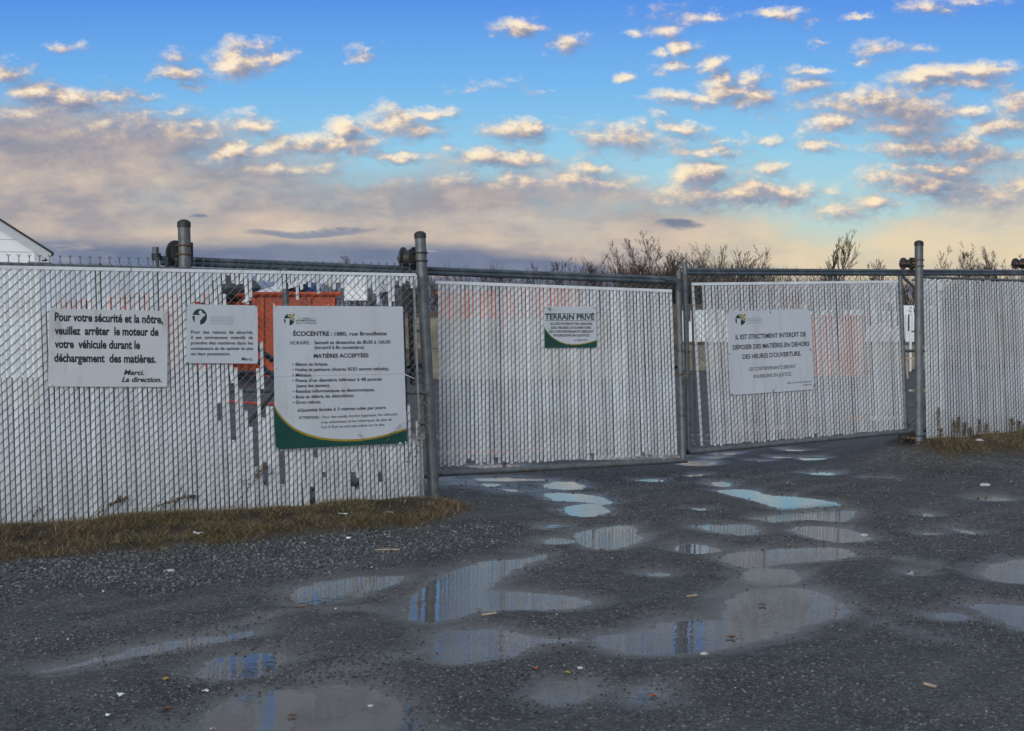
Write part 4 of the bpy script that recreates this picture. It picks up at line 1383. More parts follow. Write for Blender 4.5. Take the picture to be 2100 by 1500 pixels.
# gable wall: lapped siding boards, each its own part
boards = []
z0 = 0.0
while z0 < az_ - 0.1:
    boards.append(z0); z0 += 0.24
for z0 in boards:
    z1 = min(z0 + 0.24, az_ - .05)
    def halfw(z):
        return (wx - ax_) if z <= zz else max(0.0, half * (az_ - .03 - z) / (az_ - eb))
    w0, w1 = halfw(z0), halfw(z1)
    if w0 < .05: continue
    mb = MB()
    y0 = Yh + 0.09
    mb.add([(ax_ - w0, y0 - .022, z0), (ax_ + w0, y0 - .022, z0), (ax_ + w1, y0, z1), (ax_ - w1, y0, z1),
            (ax_ - w0, y0 + .05, z0), (ax_ + w0, y0 + .05, z0), (ax_ + w1, y0 + .05, z1), (ax_ - w1, y0 + .05, z1)],
           [(0, 1, 2, 3), (0, 4, 5, 1), (4, 7, 6, 5), (1, 5, 6, 2), (3, 2, 6, 7), (0, 3, 7, 4)])
    mb.build('siding_board', M['siding'], house)
mb = MB(); mb.box((ax_, Yh + 4.6, eb / 2), wx - ax_ - .02, 4.15, eb / 2 - .03); mb.build('wall', M['siding'], house)
mb = MB(); mb.box((ax_, Yh + 4.6, .1), wx - ax_ + .01, 4.6, .32); mb.build('foundation', M['concrete'], house)
for sgn in (-1, 1):
    mb = MB()
    up0, lo0 = Vector((ax_, Yh, az_)), Vector((ax_ + sgn * half, Yh, eb))
    dn = Vector((0, 0, -0.17))
    th = Vector((0, .03, 0))
    vs = [up0, lo0, lo0 + dn, up0 + dn, up0 + th, lo0 + th, lo0 + dn + th, up0 + dn + th]
    mb.add(vs, [(0, 1, 2, 3), (7, 6, 5, 4), (0, 4, 5, 1), (1, 5, 6, 2), (2, 6, 7, 3), (3, 7, 4, 0)])
    mb.build('fascia', M['fascia'], house)
    mb = MB()
    o1, o2 = Vector((0, -0.03, 0.005)), Vector((0, 9.2, .005))
    tt = Vector((0, 0, .045)); ex = Vector((sgn * .05, 0, -.05 * slope))
    vs = [up0 + o1, lo0 + ex + o1, lo0 + ex + o2, up0 + o2]
    vs += [v + tt for v in vs]
    mb.add(vs, [(0, 1, 2, 3), (7, 6, 5, 4), (0, 4, 5, 1), (1, 5, 6, 2), (2, 6, 7, 3), (3, 7, 4, 0)])
    mb.build('roof', M['shingle'], house)
    mb = MB(); mb.box((ax_ + sgn * (half - .22), Yh + 4.5, eb - .17), .22, 4.5, .012); mb.build('soffit', M['fascia'], house)
mb = MB(); q = at_depth(86, 533, Yh + .1); mb.box((q.x, Yh + .19, q.z + .06), .10, .15, .07); mb.build('eave_return', M['fascia'], house)
house.rotation_euler = (0, 0, R(21))

# ------------------------------------------------------------------ containers


def container(cx0, cx1, ytop, Y, zh, length, label, material, ang=0.0, ribs=6, z0=ZG):
    """open topped roll-off container: end face from px cx0 to cx1, long side running away"""
    a = at_depth(cx0, ytop, Y); b = at_depth(cx1, ytop, Y)
    w = b.x - a.x
    base = Vector(((a.x + b.x) / 2, Y, 0))
    root = empty('roll_off_container', tuple(base), label, 'container', 'orange steel containers in the yard')
    ca, sa = math.cos(ang), math.sin(ang)
    ex = Vector((1, 0, 0)); ey = Vector((-sa, ca, 0))
    O = Vector((a.x, Y, 0))
    up = Vector((0, 0, 1))
    zt = a.z
    def slab(p, u, v, th, nn):
        mb = MB()
        vs = [p, p + u, p + u + v, p + v]
        vs += [q + nn * th for q in vs]
        mb.add(vs, [(0, 1, 2, 3), (7, 6, 5, 4), (0, 4, 5, 1), (1, 5, 6, 2), (2, 6, 7, 3), (3, 7, 4, 0)])
        return mb
    slab(O + up * (z0 + .18), ex * w, up * (zt - z0 - .18), .06, ey).build('end_wall', material, root)
    slab(O + ey * (length - .06) + up * (z0 + .18), ex * w, up * (zt - z0 - .18), .06, ey).build('end_wall', material, root)
    slab(O + ey * .06 + up * (z0 + .18), ey * (length - .12), up * (zt - z0 - .18), .06, ex).build('side_wall', material, root)
    slab(O + ex * (w - .06) + ey * .06 + up * (z0 + .18), ey * (length - .12), up * (zt - z0 - .18), .06, ex).build('side_wall', material, root)
    slab(O + up * z0, ex * w, ey * length, .18, up).build('floor_frame', M['dark'], root)
    for i in range(ribs):
        p = O + ey * (.25 + (length - .6) * i / (ribs - 1)) + up * (z0 + .2)
        slab(p - ex * .09, ey * .12, up * (zt - z0 - .28), .088, ex).build('rib', material, root)
        slab(p + ex * (w + .002), ey * .12, up * (zt - z0 - .28), .088, ex).build('rib', material, root)
    for i in range(4):
        p = O + ex * (.04 + (w - .2) * i / 3) + up * (z0 + .2) - ey * .092
        slab(p, ex * .12, up * (zt - z0 - .30), .09, ey).build('rib', material, root)
    mb = MB(); 
    c1 = [O + up * zt - ex * .1 - ey * .1, O + ex * (w + .1) + up * zt - ey * .1, O + ex * (w + .1) + ey * (length + .1) + up * zt, O + ey * (length + .1) - ex * .1 + up * zt]
    for i in range(4):
        mb.tube([c1[i], c1[(i + 1) % 4]], .06, 6)
    mb.build('rim', material, root)
    return root, O, ex, ey, w, zt


c1, O1, ex1, ey1, w1, zt1 = container(528, 688, 603, 40.0, 2.3, 6.5, 'bright orange open container heaped with a white board, beyond the broken slats', M['orange'], ang=0.38)
c2, O2, ex2, ey2, w2, zt2 = container(300, 428, 604, 43.0, 2.3, 6.5, 'orange container behind the fence to the left of the heaped one', M['orange'], ang=0.42)
c3 = container(165, 268, 618, 46.0, 2.3, 6.5, 'orange container farthest left, glimpsed between slats over the engine sign', M['orange'], ang=0.42)
c4 = container(905, 1060, 601, 46.0, 2.0, 6.0, 'orange container behind the left end of the left gate', M['orange'], ang=-0.1, z0=.9)
c5 = container(1075, 1190, 593, 47.0, 2.0, 6.0, 'orange container behind the private property notice', M['orange'], ang=-0.1, z0=.9)
c6 = container(1662, 1772, 650, 40.0, 1.4, 5.0, 'low pale orange container glimpsed through the right gate slats', M['orange2'], ang=-0.1)
# rubbish heaped in the near container
def sheet(name, p, lx, ly, axx, ayy, m_, label, cat, th=.02):
    mb = MB()
    a_, b_ = Vector(axx).normalized(), Vector(ayy).normalized()
    mb.box(p, lx, ly, th, a_, b_, a_.cross(b_).normalized())
    return tag(mb.build(name, m_, loc=p), label, cat)


def blob(name, p, rx, ry, rz, m_, label, cat, seed=1, sub=2):
    import bmesh
    bm = bmesh.new()
    bmesh.ops.create_icosphere(bm, subdivisions=sub, radius=1.0)
    for v in bm.verts:
        k = 1 + 0.35 * mnoise.noise(v.co * 1.7 + Vector((seed * 3.1, seed, 0)))
        v.co = Vector((v.co.x * rx * k, v.co.y * ry * k, v.co.z * rz * k))
    me = bpy.data.meshes.new(name)
    bm.to_mesh(me); bm.free()
    me.materials.append(m_)
    o = bpy.data.objects.new(name, me); COL.objects.link(o); o.location = p
    return tag(o, label, cat)


q = at_depth(570, 592, 41.5)
sheet('white_board', q, .95, .7, (1, .2, .32), (0, 1, .2), M['paper'], 'large white board tilted on top of the orange container', 'board')
blob('rubbish_bag', at_depth(478, 592, 42.5), .75, .5, .42, M['dark'], 'dark bundle of rubbish at the left end of the heaped container', 'bag', 3)
blob('rubbish_bag', at_depth(460, 597, 44.5), .5, .5, .3, M['wood'], 'brown bundle behind the dark one in the heaped container', 'bag', 4)
blob('rubbish_bag', at_depth(628, 594, 41.8), .45, .4, .22, M['bluep'], 'blue bundle right of the white board in the container', 'bag', 5)
blob('rubbish_bag', at_depth(612, 588, 42.2), .5, .4, .25, M['dark'], 'dark bundle between the white board and the blue bundle', 'bag', 6)
blob('plastic_barrel', at_depth(484, 577, 42.6), .12, .12, .16, M['bluep'], 'small blue object standing on the dark rubbish', 'barrel', 8)
sheet('white_board', at_depth(730, 582, 38), .30, .1, (1, 0, 0), (0, 1, 0), M['paper'], 'white upright cabinet behind the fence right of the orange container', 'cabinet', th=.45)
mb = MB(); a_ = at_depth(668, 584, 40); mb.tube([a_, at_depth(702, 577, 41)], .05, 6); tag(mb.build('timber', M['wood'], loc=tuple(a_)), 'long piece of timber sticking out of the orange container', 'timber')

# far slatted fence on concrete blocks across the yard
Yf = 52.0
f0, f1 = at_depth(1390, 655, Yf), at_depth(1880, 640, Yf)
farf = empty('slatted_fence', ((f0.x + f1.x) / 2, Yf, 0), 'ragged white slatted fence along the back of the yard on concrete blocks', 'fence')
nsl = 110
for i in range(nsl):
    x = lerp(f0.x, f1.x, (i + .5) / nsl)
    zt_ = 2.0 + .05 * math.sin(i * .1) - (rnd.uniform(.1, .7) if rnd.random() < .3 else 0)
    mb = MB(); mb.box((x + rnd.uniform(-.01, .01), Yf, (zt_ + .88) / 2), .034, .006, (zt_ - .88) / 2, (1, 0, rnd.uniform(-.03, .03)))
    mb.build('slat', M['slat'], farf)
mb = MB()
x = f0.x
while x < f1.x:
    mb.tube([(x, Yf, 0), (x, Yf, 2.1)], .03, 6); x += 3.0
mb.tube([(f0.x, Yf, 2.08), (f1.x, Yf, 2.08)], .022, 6)
mb.build('posts_and_rail', M['galv'], farf)
def block_wall(x0, x1, Y, courses, label, material):
    root = empty('block_wall', ((x0 + x1) / 2, Y, ZG), label, 'wall')
    for c in range(courses):
        x = x0 - (.75 if c % 2 else 0)
        while x < x1:
            mb = MB(); mb.box((x + .74, Y + rnd.uniform(-.04, .04), ZG + .46 + .93 * c), .73, .30, .455, (1, rnd.uniform(-.02, .02), 0))
            mb.build('concrete_block', material, root)
            x += 1.5


block_wall(f0.x, f1.x, Yf - .55, 1, 'row of grey concrete blocks under the back fence of the yard', M['concrete'])
block_wall(at_depth(880, 650, 43).x, at_depth(1215, 650, 43).x, 43.0, 2, 'two courses of dark concrete blocks before the containers behind the left gate', M['concrete'])
# sign fragment on the back fence behind post gap
sb = at_depth(1862, 636, 44)
bk = empty('sign', tuple(sb), 'far white sign fragment with letters N and ES beside the right post', 'sign')
mb = MB(); mb.box(sb, .17, .01, .14); mb.box(sb + Vector((.1, .06, -.9)), .03, .03, 1.0); mb.build('board', M['strip'], bk)
for body, dx, dz in (('N', .045, .03), ('ES', .02, -.07)):
    v, f = text_mesh(body, .01)
    mb = MB(); mb.add([(sb.x + dx + a_ * .10, sb.y - .013, sb.z + dz + b_ * .11) for a_, b_, _ in v], f); mb.build('lettering', M['black'], bk)
mb = MB(); tp = at_depth(1870, 738, 34)
for dx in (-.12, .12):
    mb.box(tp + Vector((dx, 0, -.2)), .018, .018, .25, None, None, (dx * .8, 0, 1))
mb.box(tp + Vector((0, 0, .03)), .17, .05, .02)
tag(mb.build('wooden_trestle', M['wood'], loc=(tp.x, tp.y, 0)), 'small wooden trestle standing in the yard behind the right post', 'trestle')
mb = MB(); pts = [ground_pt(462, 825), ground_pt(470, 825), ground_pt(480, 826), ground_pt(520, 829), ground_pt(570, 831), ground_pt(640, 829)]
mb.tube([p + Vector((0, 0, .02)) for p in pts], .022, 6); tag(mb.build('rope', M['redp'], loc=tuple(pts[2])), 'red rope lying on the gravel seen through the gap in the slats', 'rope')

# low earth bank behind the yard
bankm = mat('brown earth bank', (0.085, 0.06, 0.038), 0.95, var=0.45, scale=1.2, bump=0.4, bscale=6, dirt=(0.16, 0.12, 0.06, 1), dirt_amt=0.6, dirt_scale=0.5)
bxs, bys = np.arange(-70, 75, 0.7), np.arange(54, 90, 0.7)
def bz(X, Y):
    prof = np.clip((Y - 55) / 10, 0, 1); prof = prof * prof * (3 - 2 * prof)
    return prof * (2.2 + .5 * vnoise(X * .08, Y * .05, 40) + .35 * vnoise(X * .4, Y * .4, 41)) * (1 + 0 * X) + .12 * vnoise(X * 1.7, Y * 1.7, 42) - .02
bank = grid_mesh('earth_bank', bxs, bys, bz, bankm)
tag(bank, 'low brown earth bank behind the yard', kind='structure')

# ------------------------------------------------------------------ bare trees


def bare_tree(base, hgt, spread, seed, stems=1, lean=0.0, dens=3, thick=1.0, levels=3, fan=False):
    r_ = random.Random(seed)
    trunk, crown = MB(), MB()
    def grow(p, d, L, rad, lvl):
        n = (5, 4, 3, 2)[min(lvl, 3)]
        pts = [p]; rs = [rad]
        dd = Vector(d)
        for i in range(n):
            dd = (dd + Vector((r_.uniform(-.16, .16), r_.uniform(-.13, .13), .08))).normalized()
            pts.append(pts[-1] + dd * L / n)
            rs.append(max(rad * (1 - .62 * (i + 1) / n),   .0065))
        (trunk if lvl == 0 else crown).tube(pts, rs, 5 if lvl == 0 else 3, cap=False)
        if lvl >= levels: return
        nb_ = (7, 4, 3, 2)[min(lvl, 3)] + (dens - 3) * (1 if lvl < 2 else 0) + (1 if r_.random() < .5 else 0)
        for i in range(nb_):
            f = r_.uniform(.15 if lvl else .22, .97)
            k = f * n; j = min(int(k), n - 1)
            q = lerp(pts[j], pts[j + 1], k - j)
            ang = r_.uniform(R(16), R(36)) * (1.15 if spread > .5 else .8)
            az = r_.uniform(0, 2 * math.pi)
            ref = dd.orthogonal().normalized()
            side = (ref * math.cos(az) + dd.cross(ref) * math.sin(az))
            nd_ = (dd * math.cos(ang) + side * math.sin(ang)).normalized()
            grow(q, nd_, L * r_.uniform(.30, .52) * (1.15 - .45 * f), rs[min(j + 1, n)] * .72 + .002, lvl + 1)
    for s_ in range(stems):
        an = r_.uniform(0, 6.28); sp = spread * r_.uniform(.3, 1.0) * (0.7 if stems > 1 else .12)
        d = Vector((math.cos(an) * sp + lean, math.sin(an) * sp * .6, 1)).normalized()
        grow(Vector(base) + Vector((math.cos(an), math.sin(an), 0)) * .05 * stems, d, hgt * r_.uniform(.72, 1.0), .0125 * hgt * thick / (stems ** .35), 0)
    return trunk, crown


def put_tree(px, ytop, Y, label, seed, group='bare trees behind the yard', ybase=None, **kw):
    top = at_depth(px, ytop, Y)
    zb = 2.3 if Y > 62 else 0.0
    h_ = (top.z - zb)
    root = empty('bare_tree', (top.x, Y, zb), label, 'tree', group)
    tr_, cr_ = bare_tree((top.x, Y, zb - .1), h_, kw.pop('spread', .5), seed, **kw)
    zmax = max(v[2] for v in cr_.v)
    k = h_ / (zmax - zb)
    for mb_ in (tr_, cr_):
        mb_.v = [((v[0] - top.x) * k + top.x, (v[1] - Y) * k + Y, (v[2] - zb) * k + zb) for v in mb_.v]
    tr_.build('trunk', M['bark'], root); cr_.build('crown', M['bark'], root)


TREES = [
    (1297, 470, 66, 'open branching bare tree leaning right, tallest above the left gate', 1, dict(stems=5, spread=.75, lean=.10, dens=4)),
    (1692, 470, 66, 'slender bare tree with upright twin stems above the tilted sign', 2, dict(stems=2, spread=.45, dens=5, thick=1.3)),
    (1480, 492, 70, 'dense bushy bare tree right of where the gates meet', 3, dict(stems=7, spread=1.0, dens=3)),
    (1515, 502, 71, 'bushy bare tree arching right beside the densest one', 4, dict(stems=5, spread=1.0, lean=.25, dens=3)),
    (1395, 500, 70, 'bushy bare tree exactly over the gap between the gates', 5, dict(stems=7, spread=.9, dens=3)),
    (1350, 518, 72, 'smaller bare shrub tree just left of the gap between the gates', 6, dict(stems=5, spread=.8, dens=3)),
    (1228, 528, 68, 'thin bare sapling left of the tallest open tree', 7, dict(stems=2, spread=.3, dens=4)),
    (1140, 528, 68, 'thin bare tree above the notice on the left gate', 8, dict(stems=3, spread=.6, dens=3)),
    (1095, 534, 68, 'low bare tree a little left of the notice', 9, dict(stems=3, spread=.6, dens=3)),
    (1010, 544, 69, 'low bare tree in the middle of the left gate', 10, dict(stems=3, spread=.6, dens=3)),
    (880, 540, 69, 'faint bare twigs close beside the leaning post', 11, dict(stems=3, spread=.5, dens=3)),
    (722, 522, 64, 'lone bare tree above the largest sign', 12, dict(stems=2, spread=.4, dens=4)),
    (1815, 528, 68, 'bare tree just left of the rollers of the right post', 13, dict(stems=4, spread=.7, dens=3)),
    (1935, 494, 66, 'wide bare tree just right of the tall right post', 14, dict(stems=6, spread=.9, lean=.1, dens=3)),
    (1990, 515, 68, 'bare tree behind the right fence with thin arching twigs', 15, dict(stems=4, spread=.8, dens=3)),
    (2048, 504, 66, 'upright bare tree near the right edge', 16, dict(stems=3, spread=.5, dens=4)),
    (2085, 520, 67, 'bushy bare tree cut by the right edge', 17, dict(stems=5, spread=.8, dens=3)),
    (1560, 532, 70, 'low bare shrub sloping away right of the dense trees', 18, dict(stems=4, spread=.9, dens=3)),
]
for px, yt, Y, lab, sd_, kw in TREES:
    put_tree(px, yt, Y, lab, sd_, **kw)

# scrub of bare shoots between the trees: one mass
scrub = MB()
r_ = random.Random(99)
for i in range(330):
    px = r_.uniform(640, 2180) if r_.random() < .8 else r_.uniform(1180, 1560)
    Y = r_.uniform(66, 84)
    yt = 560 + r_.uniform(-14, 16) + (12 if px < 860 else 0) - (14 if 1200 < px < 1560 else 0) + (10 if px > 1600 else 0)
    top = at_depth(px, yt, Y); zb = 2.2
    L = max(top.z - zb, .6)
    for k in range(7):
        d = Vector((r_.uniform(-.35, .35), r_.uniform(-.3, .3), 1)).normalized()
        p0 = Vector((top.x + r_.uniform(-.4, .4), Y, zb - .1))
        p1 = p0 + d * L * .55 * r_.uniform(.7, 1)
        p2 = p1 + (d + Vector((r_.uniform(-.25, .25), 0, .1))).normalized() * L * .5
        scrub.tube([p0, p1, p2], [.022, .015, .008], 3, cap=False)
        for m_ in range(4):
            q = lerp(p1, p2, r_.random()) if m_ > 1 else lerp(p0, p1, r_.uniform(.4, 1))
            d2 = (d + Vector((r_.uniform(-.8, .8), 0, r_.uniform(-.1, .5)))).normalized()
            scrub.tube([q, q + d2 * L * r_.uniform(.15, .35)], [.010, .006], 3, cap=False)
tag(scrub.build('scrub', M['bark2']), 'low thicket of bare reddish brown scrub along the bank behind the yard', kind='stuff')

# ------------------------------------------------------------------ loose stone
def gn_scatter(name, pts, scale, shade, material, label, base_r=1.0, flat=0.6, verts=1):
    me = bpy.data.meshes.new(name)
    n = len(pts)
    me.vertices.add(n)
    me.vertices.foreach_set('co', np.asarray(pts, np.float32).ravel())
    a_ = me.attributes.new('size', 'FLOAT', 'POINT'); a_.data.foreach_set('value', np.asarray(scale, np.float32))
    b_ = me.attributes.new('shade', 'FLOAT', 'POINT'); b_.data.foreach_set('value', np.asarray(shade, np.float32))
    me.materials.append(material)
    o = bpy.data.objects.new(name, me); COL.objects.link(o)
    g = bpy.data.node_groups.new(name + ' scatter', 'GeometryNodeTree')
    g.interface.new_socket('Geometry', in_out='INPUT', socket_type='NodeSocketGeometry')
    g.interface.new_socket('Geometry', in_out='OUTPUT', socket_type='NodeSocketGeometry')
    N = g.nodes.new; Lk = g.links.new
    gi_, go_ = N('NodeGroupInput'), N('NodeGroupOutput')
    m2p = N('GeometryNodeMeshToPoints')
    ico = N('GeometryNodeMeshIcoSphere'); ico.inputs['Radius'].default_value = base_r; ico.inputs['Subdivisions'].default_value = verts
    sp = N('GeometryNodeSetPosition')
    rv = N('FunctionNodeRandomValue'); rv.data_type = 'FLOAT_VECTOR'
    rv.inputs[0].default_value = (-.28, -.28, -.28); rv.inputs[1].default_value = (.28, .28, .28)
    Lk(ico.outputs['Mesh'], sp.inputs['Geometry']); Lk(rv.outputs[0], sp.inputs['Offset'])
    tf = N('GeometryNodeTransform'); tf.inputs['Scale'].default_value = (1.0, .78, flat)
    Lk(sp.outputs[0], tf.inputs['Geometry'])
    sm = N('GeometryNodeSetMaterial'); sm.inputs['Material'].default_value = material
    Lk(tf.outputs[0], sm.inputs['Geometry'])
    iop = N('GeometryNodeInstanceOnPoints')
    rr = N('FunctionNodeRandomValue'); rr.data_type = 'FLOAT_VECTOR'
    rr.inputs[0].default_value = (-.5, -.5, 0); rr.inputs[1].default_value = (.5, .5, 6.28)
    na = N('GeometryNodeInputNamedAttribute'); na.data_type = 'FLOAT'; na.inputs['Name'].default_value = 'size'
    Lk(gi_.outputs[0], m2p.inputs['Mesh']); Lk(m2p.outputs[0], iop.inputs['Points']); Lk(sm.outputs[0], iop.inputs['Instance'])
    Lk(rr.outputs[0], iop.inputs['Rotation']); Lk(na.outputs[0], iop.inputs['Scale'])
    Lk(iop.outputs[0], go_.inputs[0])
    md = o.modifiers.new('scatter', 'NODES'); md.node_group = g
    return tag(o, label, kind='stuff')


def stone_mat():
    m = bpy.data.materials.new('loose stone')
    m.use_nodes = True
    t = m.node_tree; b = t.nodes['Principled BSDF']
    at = t.nodes.new('ShaderNodeAttribute'); at.attribute_type = 'INSTANCER'; at.attribute_name = 'shade'
    c = ramp(t, at.outputs['Fac'], [(0.0, (0.030, 0.031, 0.032, 1)), (.45, (0.075, 0.077, 0.079, 1)), (.8, (0.19, 0.195, 0.20, 1)), (.93, (.34, .335, .32, 1)), (1.0, (.50, .49, .47, 1))])
    t.links.new(c, b.inputs['Base Color'])
    b.inputs['Roughness'].default_value = 0.5
    return m


M['loose'] = stone_mat()
N1 = 190000
u = nrs.rand(N1)
# more stones per square metre near the camera, where they show
Ys = 4.8 * (15.5 / 4.8) ** u
Xs = (nrs.rand(N1) * 2 - 1) * (Ys * 0.40 + 0.25)
d_ = puddle_field(Xs, Ys)
vg_ = verge(Xs, Ys)
# clustered: gravelly crests, swept muddy lanes
cl_ = vnoise(Xs * 0.9, Ys * 1.3, 51) * .9 + vnoise(Xs * 4, Ys * 4, 52) * .4 + .55
wet_ = np.zeros(N1)
keep = (d_ > -0.05) & ((d_ > 0.01) | (nrs.rand(N1) < .35)) & (nrs.rand(N1) < np.clip(cl_, .06, 1) * np.clip(d_ / .10, .30, 1)) & (vg_ < .35)
Xs, Ys, d_ = Xs[keep], Ys[keep], d_[keep]
sz = 0.0022 + nrs.rand(len(Xs)) ** 4 * 0.0065
sz = sz * (0.8 + 0.045 * Ys)
zz_ = np.maximum(height(Xs, Ys, d_), ZG - sz * .4) + sz * .25
sh = nrs.rand(len(Xs)) ** 1.8 * .78 + (nrs.rand(len(Xs)) > .993) * .3
gn_scatter('loose_gravel', np.stack([Xs, Ys, zz_], 1), sz, np.clip(sh, 0, 1), M['loose'], 'small loose stones strewn over the wet driveway')
# coarser blue-grey gravel band below the left verge
n2_ = 24000
s_ = nrs.rand(n2_) * 4.6 - .9
nn_ = .98 + nrs.rand(n2_) ** 1.3 * 1.2
Xg = W_LEFT.o.x + W_LEFT.t.x * s_ + W_LEFT.n.x * nn_
Yg = W_LEFT.o.y + W_LEFT.t.y * s_ + W_LEFT.n.y * nn_
kk = (nrs.rand(n2_) < np.clip(1.15 - (nn_ - .98) * .75 - np.clip(s_ - 1.7, 0, 2) * .5 + vnoise(Xg * 3, Yg * 3, 61) * .5, 0, 1)) & (verge(Xg, Yg) < .6)
Xg, Yg = Xg[kk], Yg[kk]
sz = 0.0045 + nrs.rand(len(Xg)) ** 3 * 0.011
gn_scatter('coarse_gravel', np.stack([Xg, Yg, height(Xg, Yg) + sz * .3], 1), sz, np.clip(.10 + nrs.rand(len(Xg)) ** 1.3 * .66 + (nrs.rand(len(Xg)) > .98) * .3, 0, 1), M['loose'], 'band of coarser blue grey gravel below the grassy verge')

# ------------------------------------------------------------------ grass verge
def blade_mat(name, cols, rough=.85):
    m = bpy.data.materials.new(name); m.use_nodes = True
    t = m.node_tree; b = t.nodes['Principled BSDF']
    at = t.nodes.new('ShaderNodeAttribute'); at.attribute_name = 'tint'
    t.links.new(ramp(t, at.outputs['Fac'], cols), b.inputs['Base Color'])
    b.inputs['Roughness'].default_value = rough
    b.inputs['Specular IOR Level'].default_value = .15
    return m


M['grass'] = blade_mat('dry autumn grass', [(0.0, (.055, .042, .027, 1)), (.30, (.15, .11, .065, 1)), (.55, (.36, .27, .155, 1)), (.72, (.085, .090, .030, 1)), (1.0, (.060, .095, .022, 1))])


def blades(name, X, Y, Z, L, W_, lean, tint, material, label):
    n = len(X)
    az = nrs.rand(n) * 6.283
    wd = np.stack([np.cos(az), np.sin(az), 0 * az], 1) * W_[:, None]
    az2 = nrs.rand(n) * 6.283
    ld = np.stack([np.cos(az2), np.sin(az2)], 1)
    p0 = np.stack([X, Y, Z], 1)
    def at(f):
        h_ = L * f * np.maximum(1 - .42 * lean * f, .12)
        return p0 + np.concatenate([ld * (L * lean * f * f)[:, None], h_[:, None]], 1)
    a_, b_, c_ = at(0), at(.55), at(1.0)
    co = np.stack([a_ - wd, a_ + wd, b_ - wd * .7, b_ + wd * .7, c_], 1).reshape(-1, 3)
    base = np.arange(n)[:, None] * 5
    tri = np.concatenate([base + np.array([[0, 1, 3]]), base + np.array([[0, 3, 2]]), base + np.array([[2, 3, 4]])], 1).reshape(-1, 3)
    me = bpy.data.meshes.new(name)
    me.vertices.add(len(co)); me.loops.add(tri.size); me.polygons.add(len(tri))
    me.vertices.foreach_set('co', co.astype(np.float32).ravel())
    me.loops.foreach_set('vertex_index', tri.astype(np.int32).ravel())
    me.polygons.foreach_set('loop_start', np.arange(0, tri.size, 3, dtype=np.int32))
    me.update(calc_edges=True)
    t_ = me.attributes.new('tint', 'FLOAT', 'POINT'); t_.data.foreach_set('value', np.repeat(tint, 5).astype(np.float32))
    me.materials.append(material)
    o = bpy.data.objects.new(name, me); COL.objects.link(o)
    return tag(o, label, kind='stuff')


def verge_grass(w, smin, smax, nmax, count, label):
    s_ = nrs.rand(count) * (smax - smin) + smin
    n_ = nrs.rand(count) ** 1.1 * (nmax + .1) - .06
    X = w.o.x + w.t.x * s_ + w.n.x * n_; Y = w.o.y + w.t.y * s_ + w.n.y * n_
    v = verge(X, Y)
    cl = vnoise(X * 3.1, Y * 3.1, 71) * .8 + vnoise(X * 9, Y * 9, 72) * .6 + .72
    k = nrs.rand(count) < v * np.clip(cl + .12 - .50 * np.clip(n_ / nmax, 0, 1) * (.6 + vnoise(X * 5, Y * 5, 75)), .05, 1)
    X, Y, n_ = X[k], Y[k], n_[k]
    m_ = len(X)
    g_ = vnoise(X * 1.7, Y * 1.7, 73)
    tall = np.clip(vnoise(X * 2.2, Y * 2.2, 74) * .7 + .5, .15, 1)
    L = (.022 + nrs.rand(m_) ** 3 * .11) * (.5 + tall)
    L = L * np.clip(n_ / .35 + .35, .35, 1)
    tint = np.clip(nrs.rand(m_) * .62 + np.where(g_ > .3, .33, 0) * (nrs.rand(m_) > .35), 0, 1)
    blades('grass', X, Y, height(X, Y) - .004, L, .0008 + nrs.rand(m_) * .0011, .7 + nrs.rand(m_) * 1.6, tint, M['grass'], label)


verge_grass(W_LEFT, -1.2, 3.85, 1.25, 170000, 'dry brown and green grass along the foot of the left fence')
verge_grass(W_RIGHT, -.45, 2.6, 1.45, 60000, 'yellow green grass along the foot of the right fence')

# tall dead weeds leaning on the fences


def weed(base, tip, seed, label, leafy=1.0, side=5, cat='weed', r=.0022):
    r_ = random.Random(seed)
    base, tip = Vector(base), Vector(tip)
    root = empty('dead_weed', tuple(base), label, cat)
    d = tip - base
    L = d.length
    mid = lerp(base, tip, .5) + Vector((0, 0, .04 * L))
    pts = [base, lerp(base, mid, .5) + Vector((0, 0, .02 * L)), mid, lerp(mid, tip, .5) + Vector((r_.uniform(-.01, .01), 0, .01)), tip]
    st = MB(); st.tube(pts, [r, r, r * .8, r * .7, r * .4], 5)
    lf = MB()
    for i in range(int(46 * leafy)):
        f = .35 + .65 * r_.random() ** .7
        j = min(int(f * 4), 3); q = lerp(pts[j], pts[j + 1], f * 4 - j)
        dr = Vector((r_.uniform(-1, 1), r_.uniform(-.8, .2), r_.uniform(-.6, .9))).normalized()
        l_ = r_.uniform(.008, .026) * (1.2 if leafy > .8 else .8)
        w_ = dr.orthogonal().normalized() * l_ * .28
        lf.add([q, q + dr * l_ * .5 + w_, q + dr * l_, q + dr * l_ * .5 - w_], [(0, 1, 2, 3)])
    for i in range(side):
        f = r_.uniform(.3, .95); j = min(int(f * 4), 3); q = lerp(pts[j], pts[j + 1], f * 4 - j)
        dr = (d.normalized() + Vector((r_.uniform(-.7, .7), r_.uniform(-.4, .1), r_.uniform(-.3, .6)))).normalized()
        e_ = q + dr * L * r_.uniform(.08, .22)
        st.tube([q, e_], [r * .5, r * .3], 4)
        for m_ in range(int(7 * leafy)):
            p = lerp(q, e_, r_.uniform(.4, 1)); dv = Vector((r_.uniform(-1, 1), r_.uniform(-1, .2), r_.uniform(-1, 1))).normalized() * r_.uniform(.006, .014)
            w_ = dv.orthogonal() * .4
            lf.add([p, p + dv * .5 + w_, p + dv, p + dv * .5 - w_], [(0, 1, 2, 3)])
    st.build('stem', M['weed'], root)
    if lf.v: lf.build('dry_leaves', M['weed'], root)


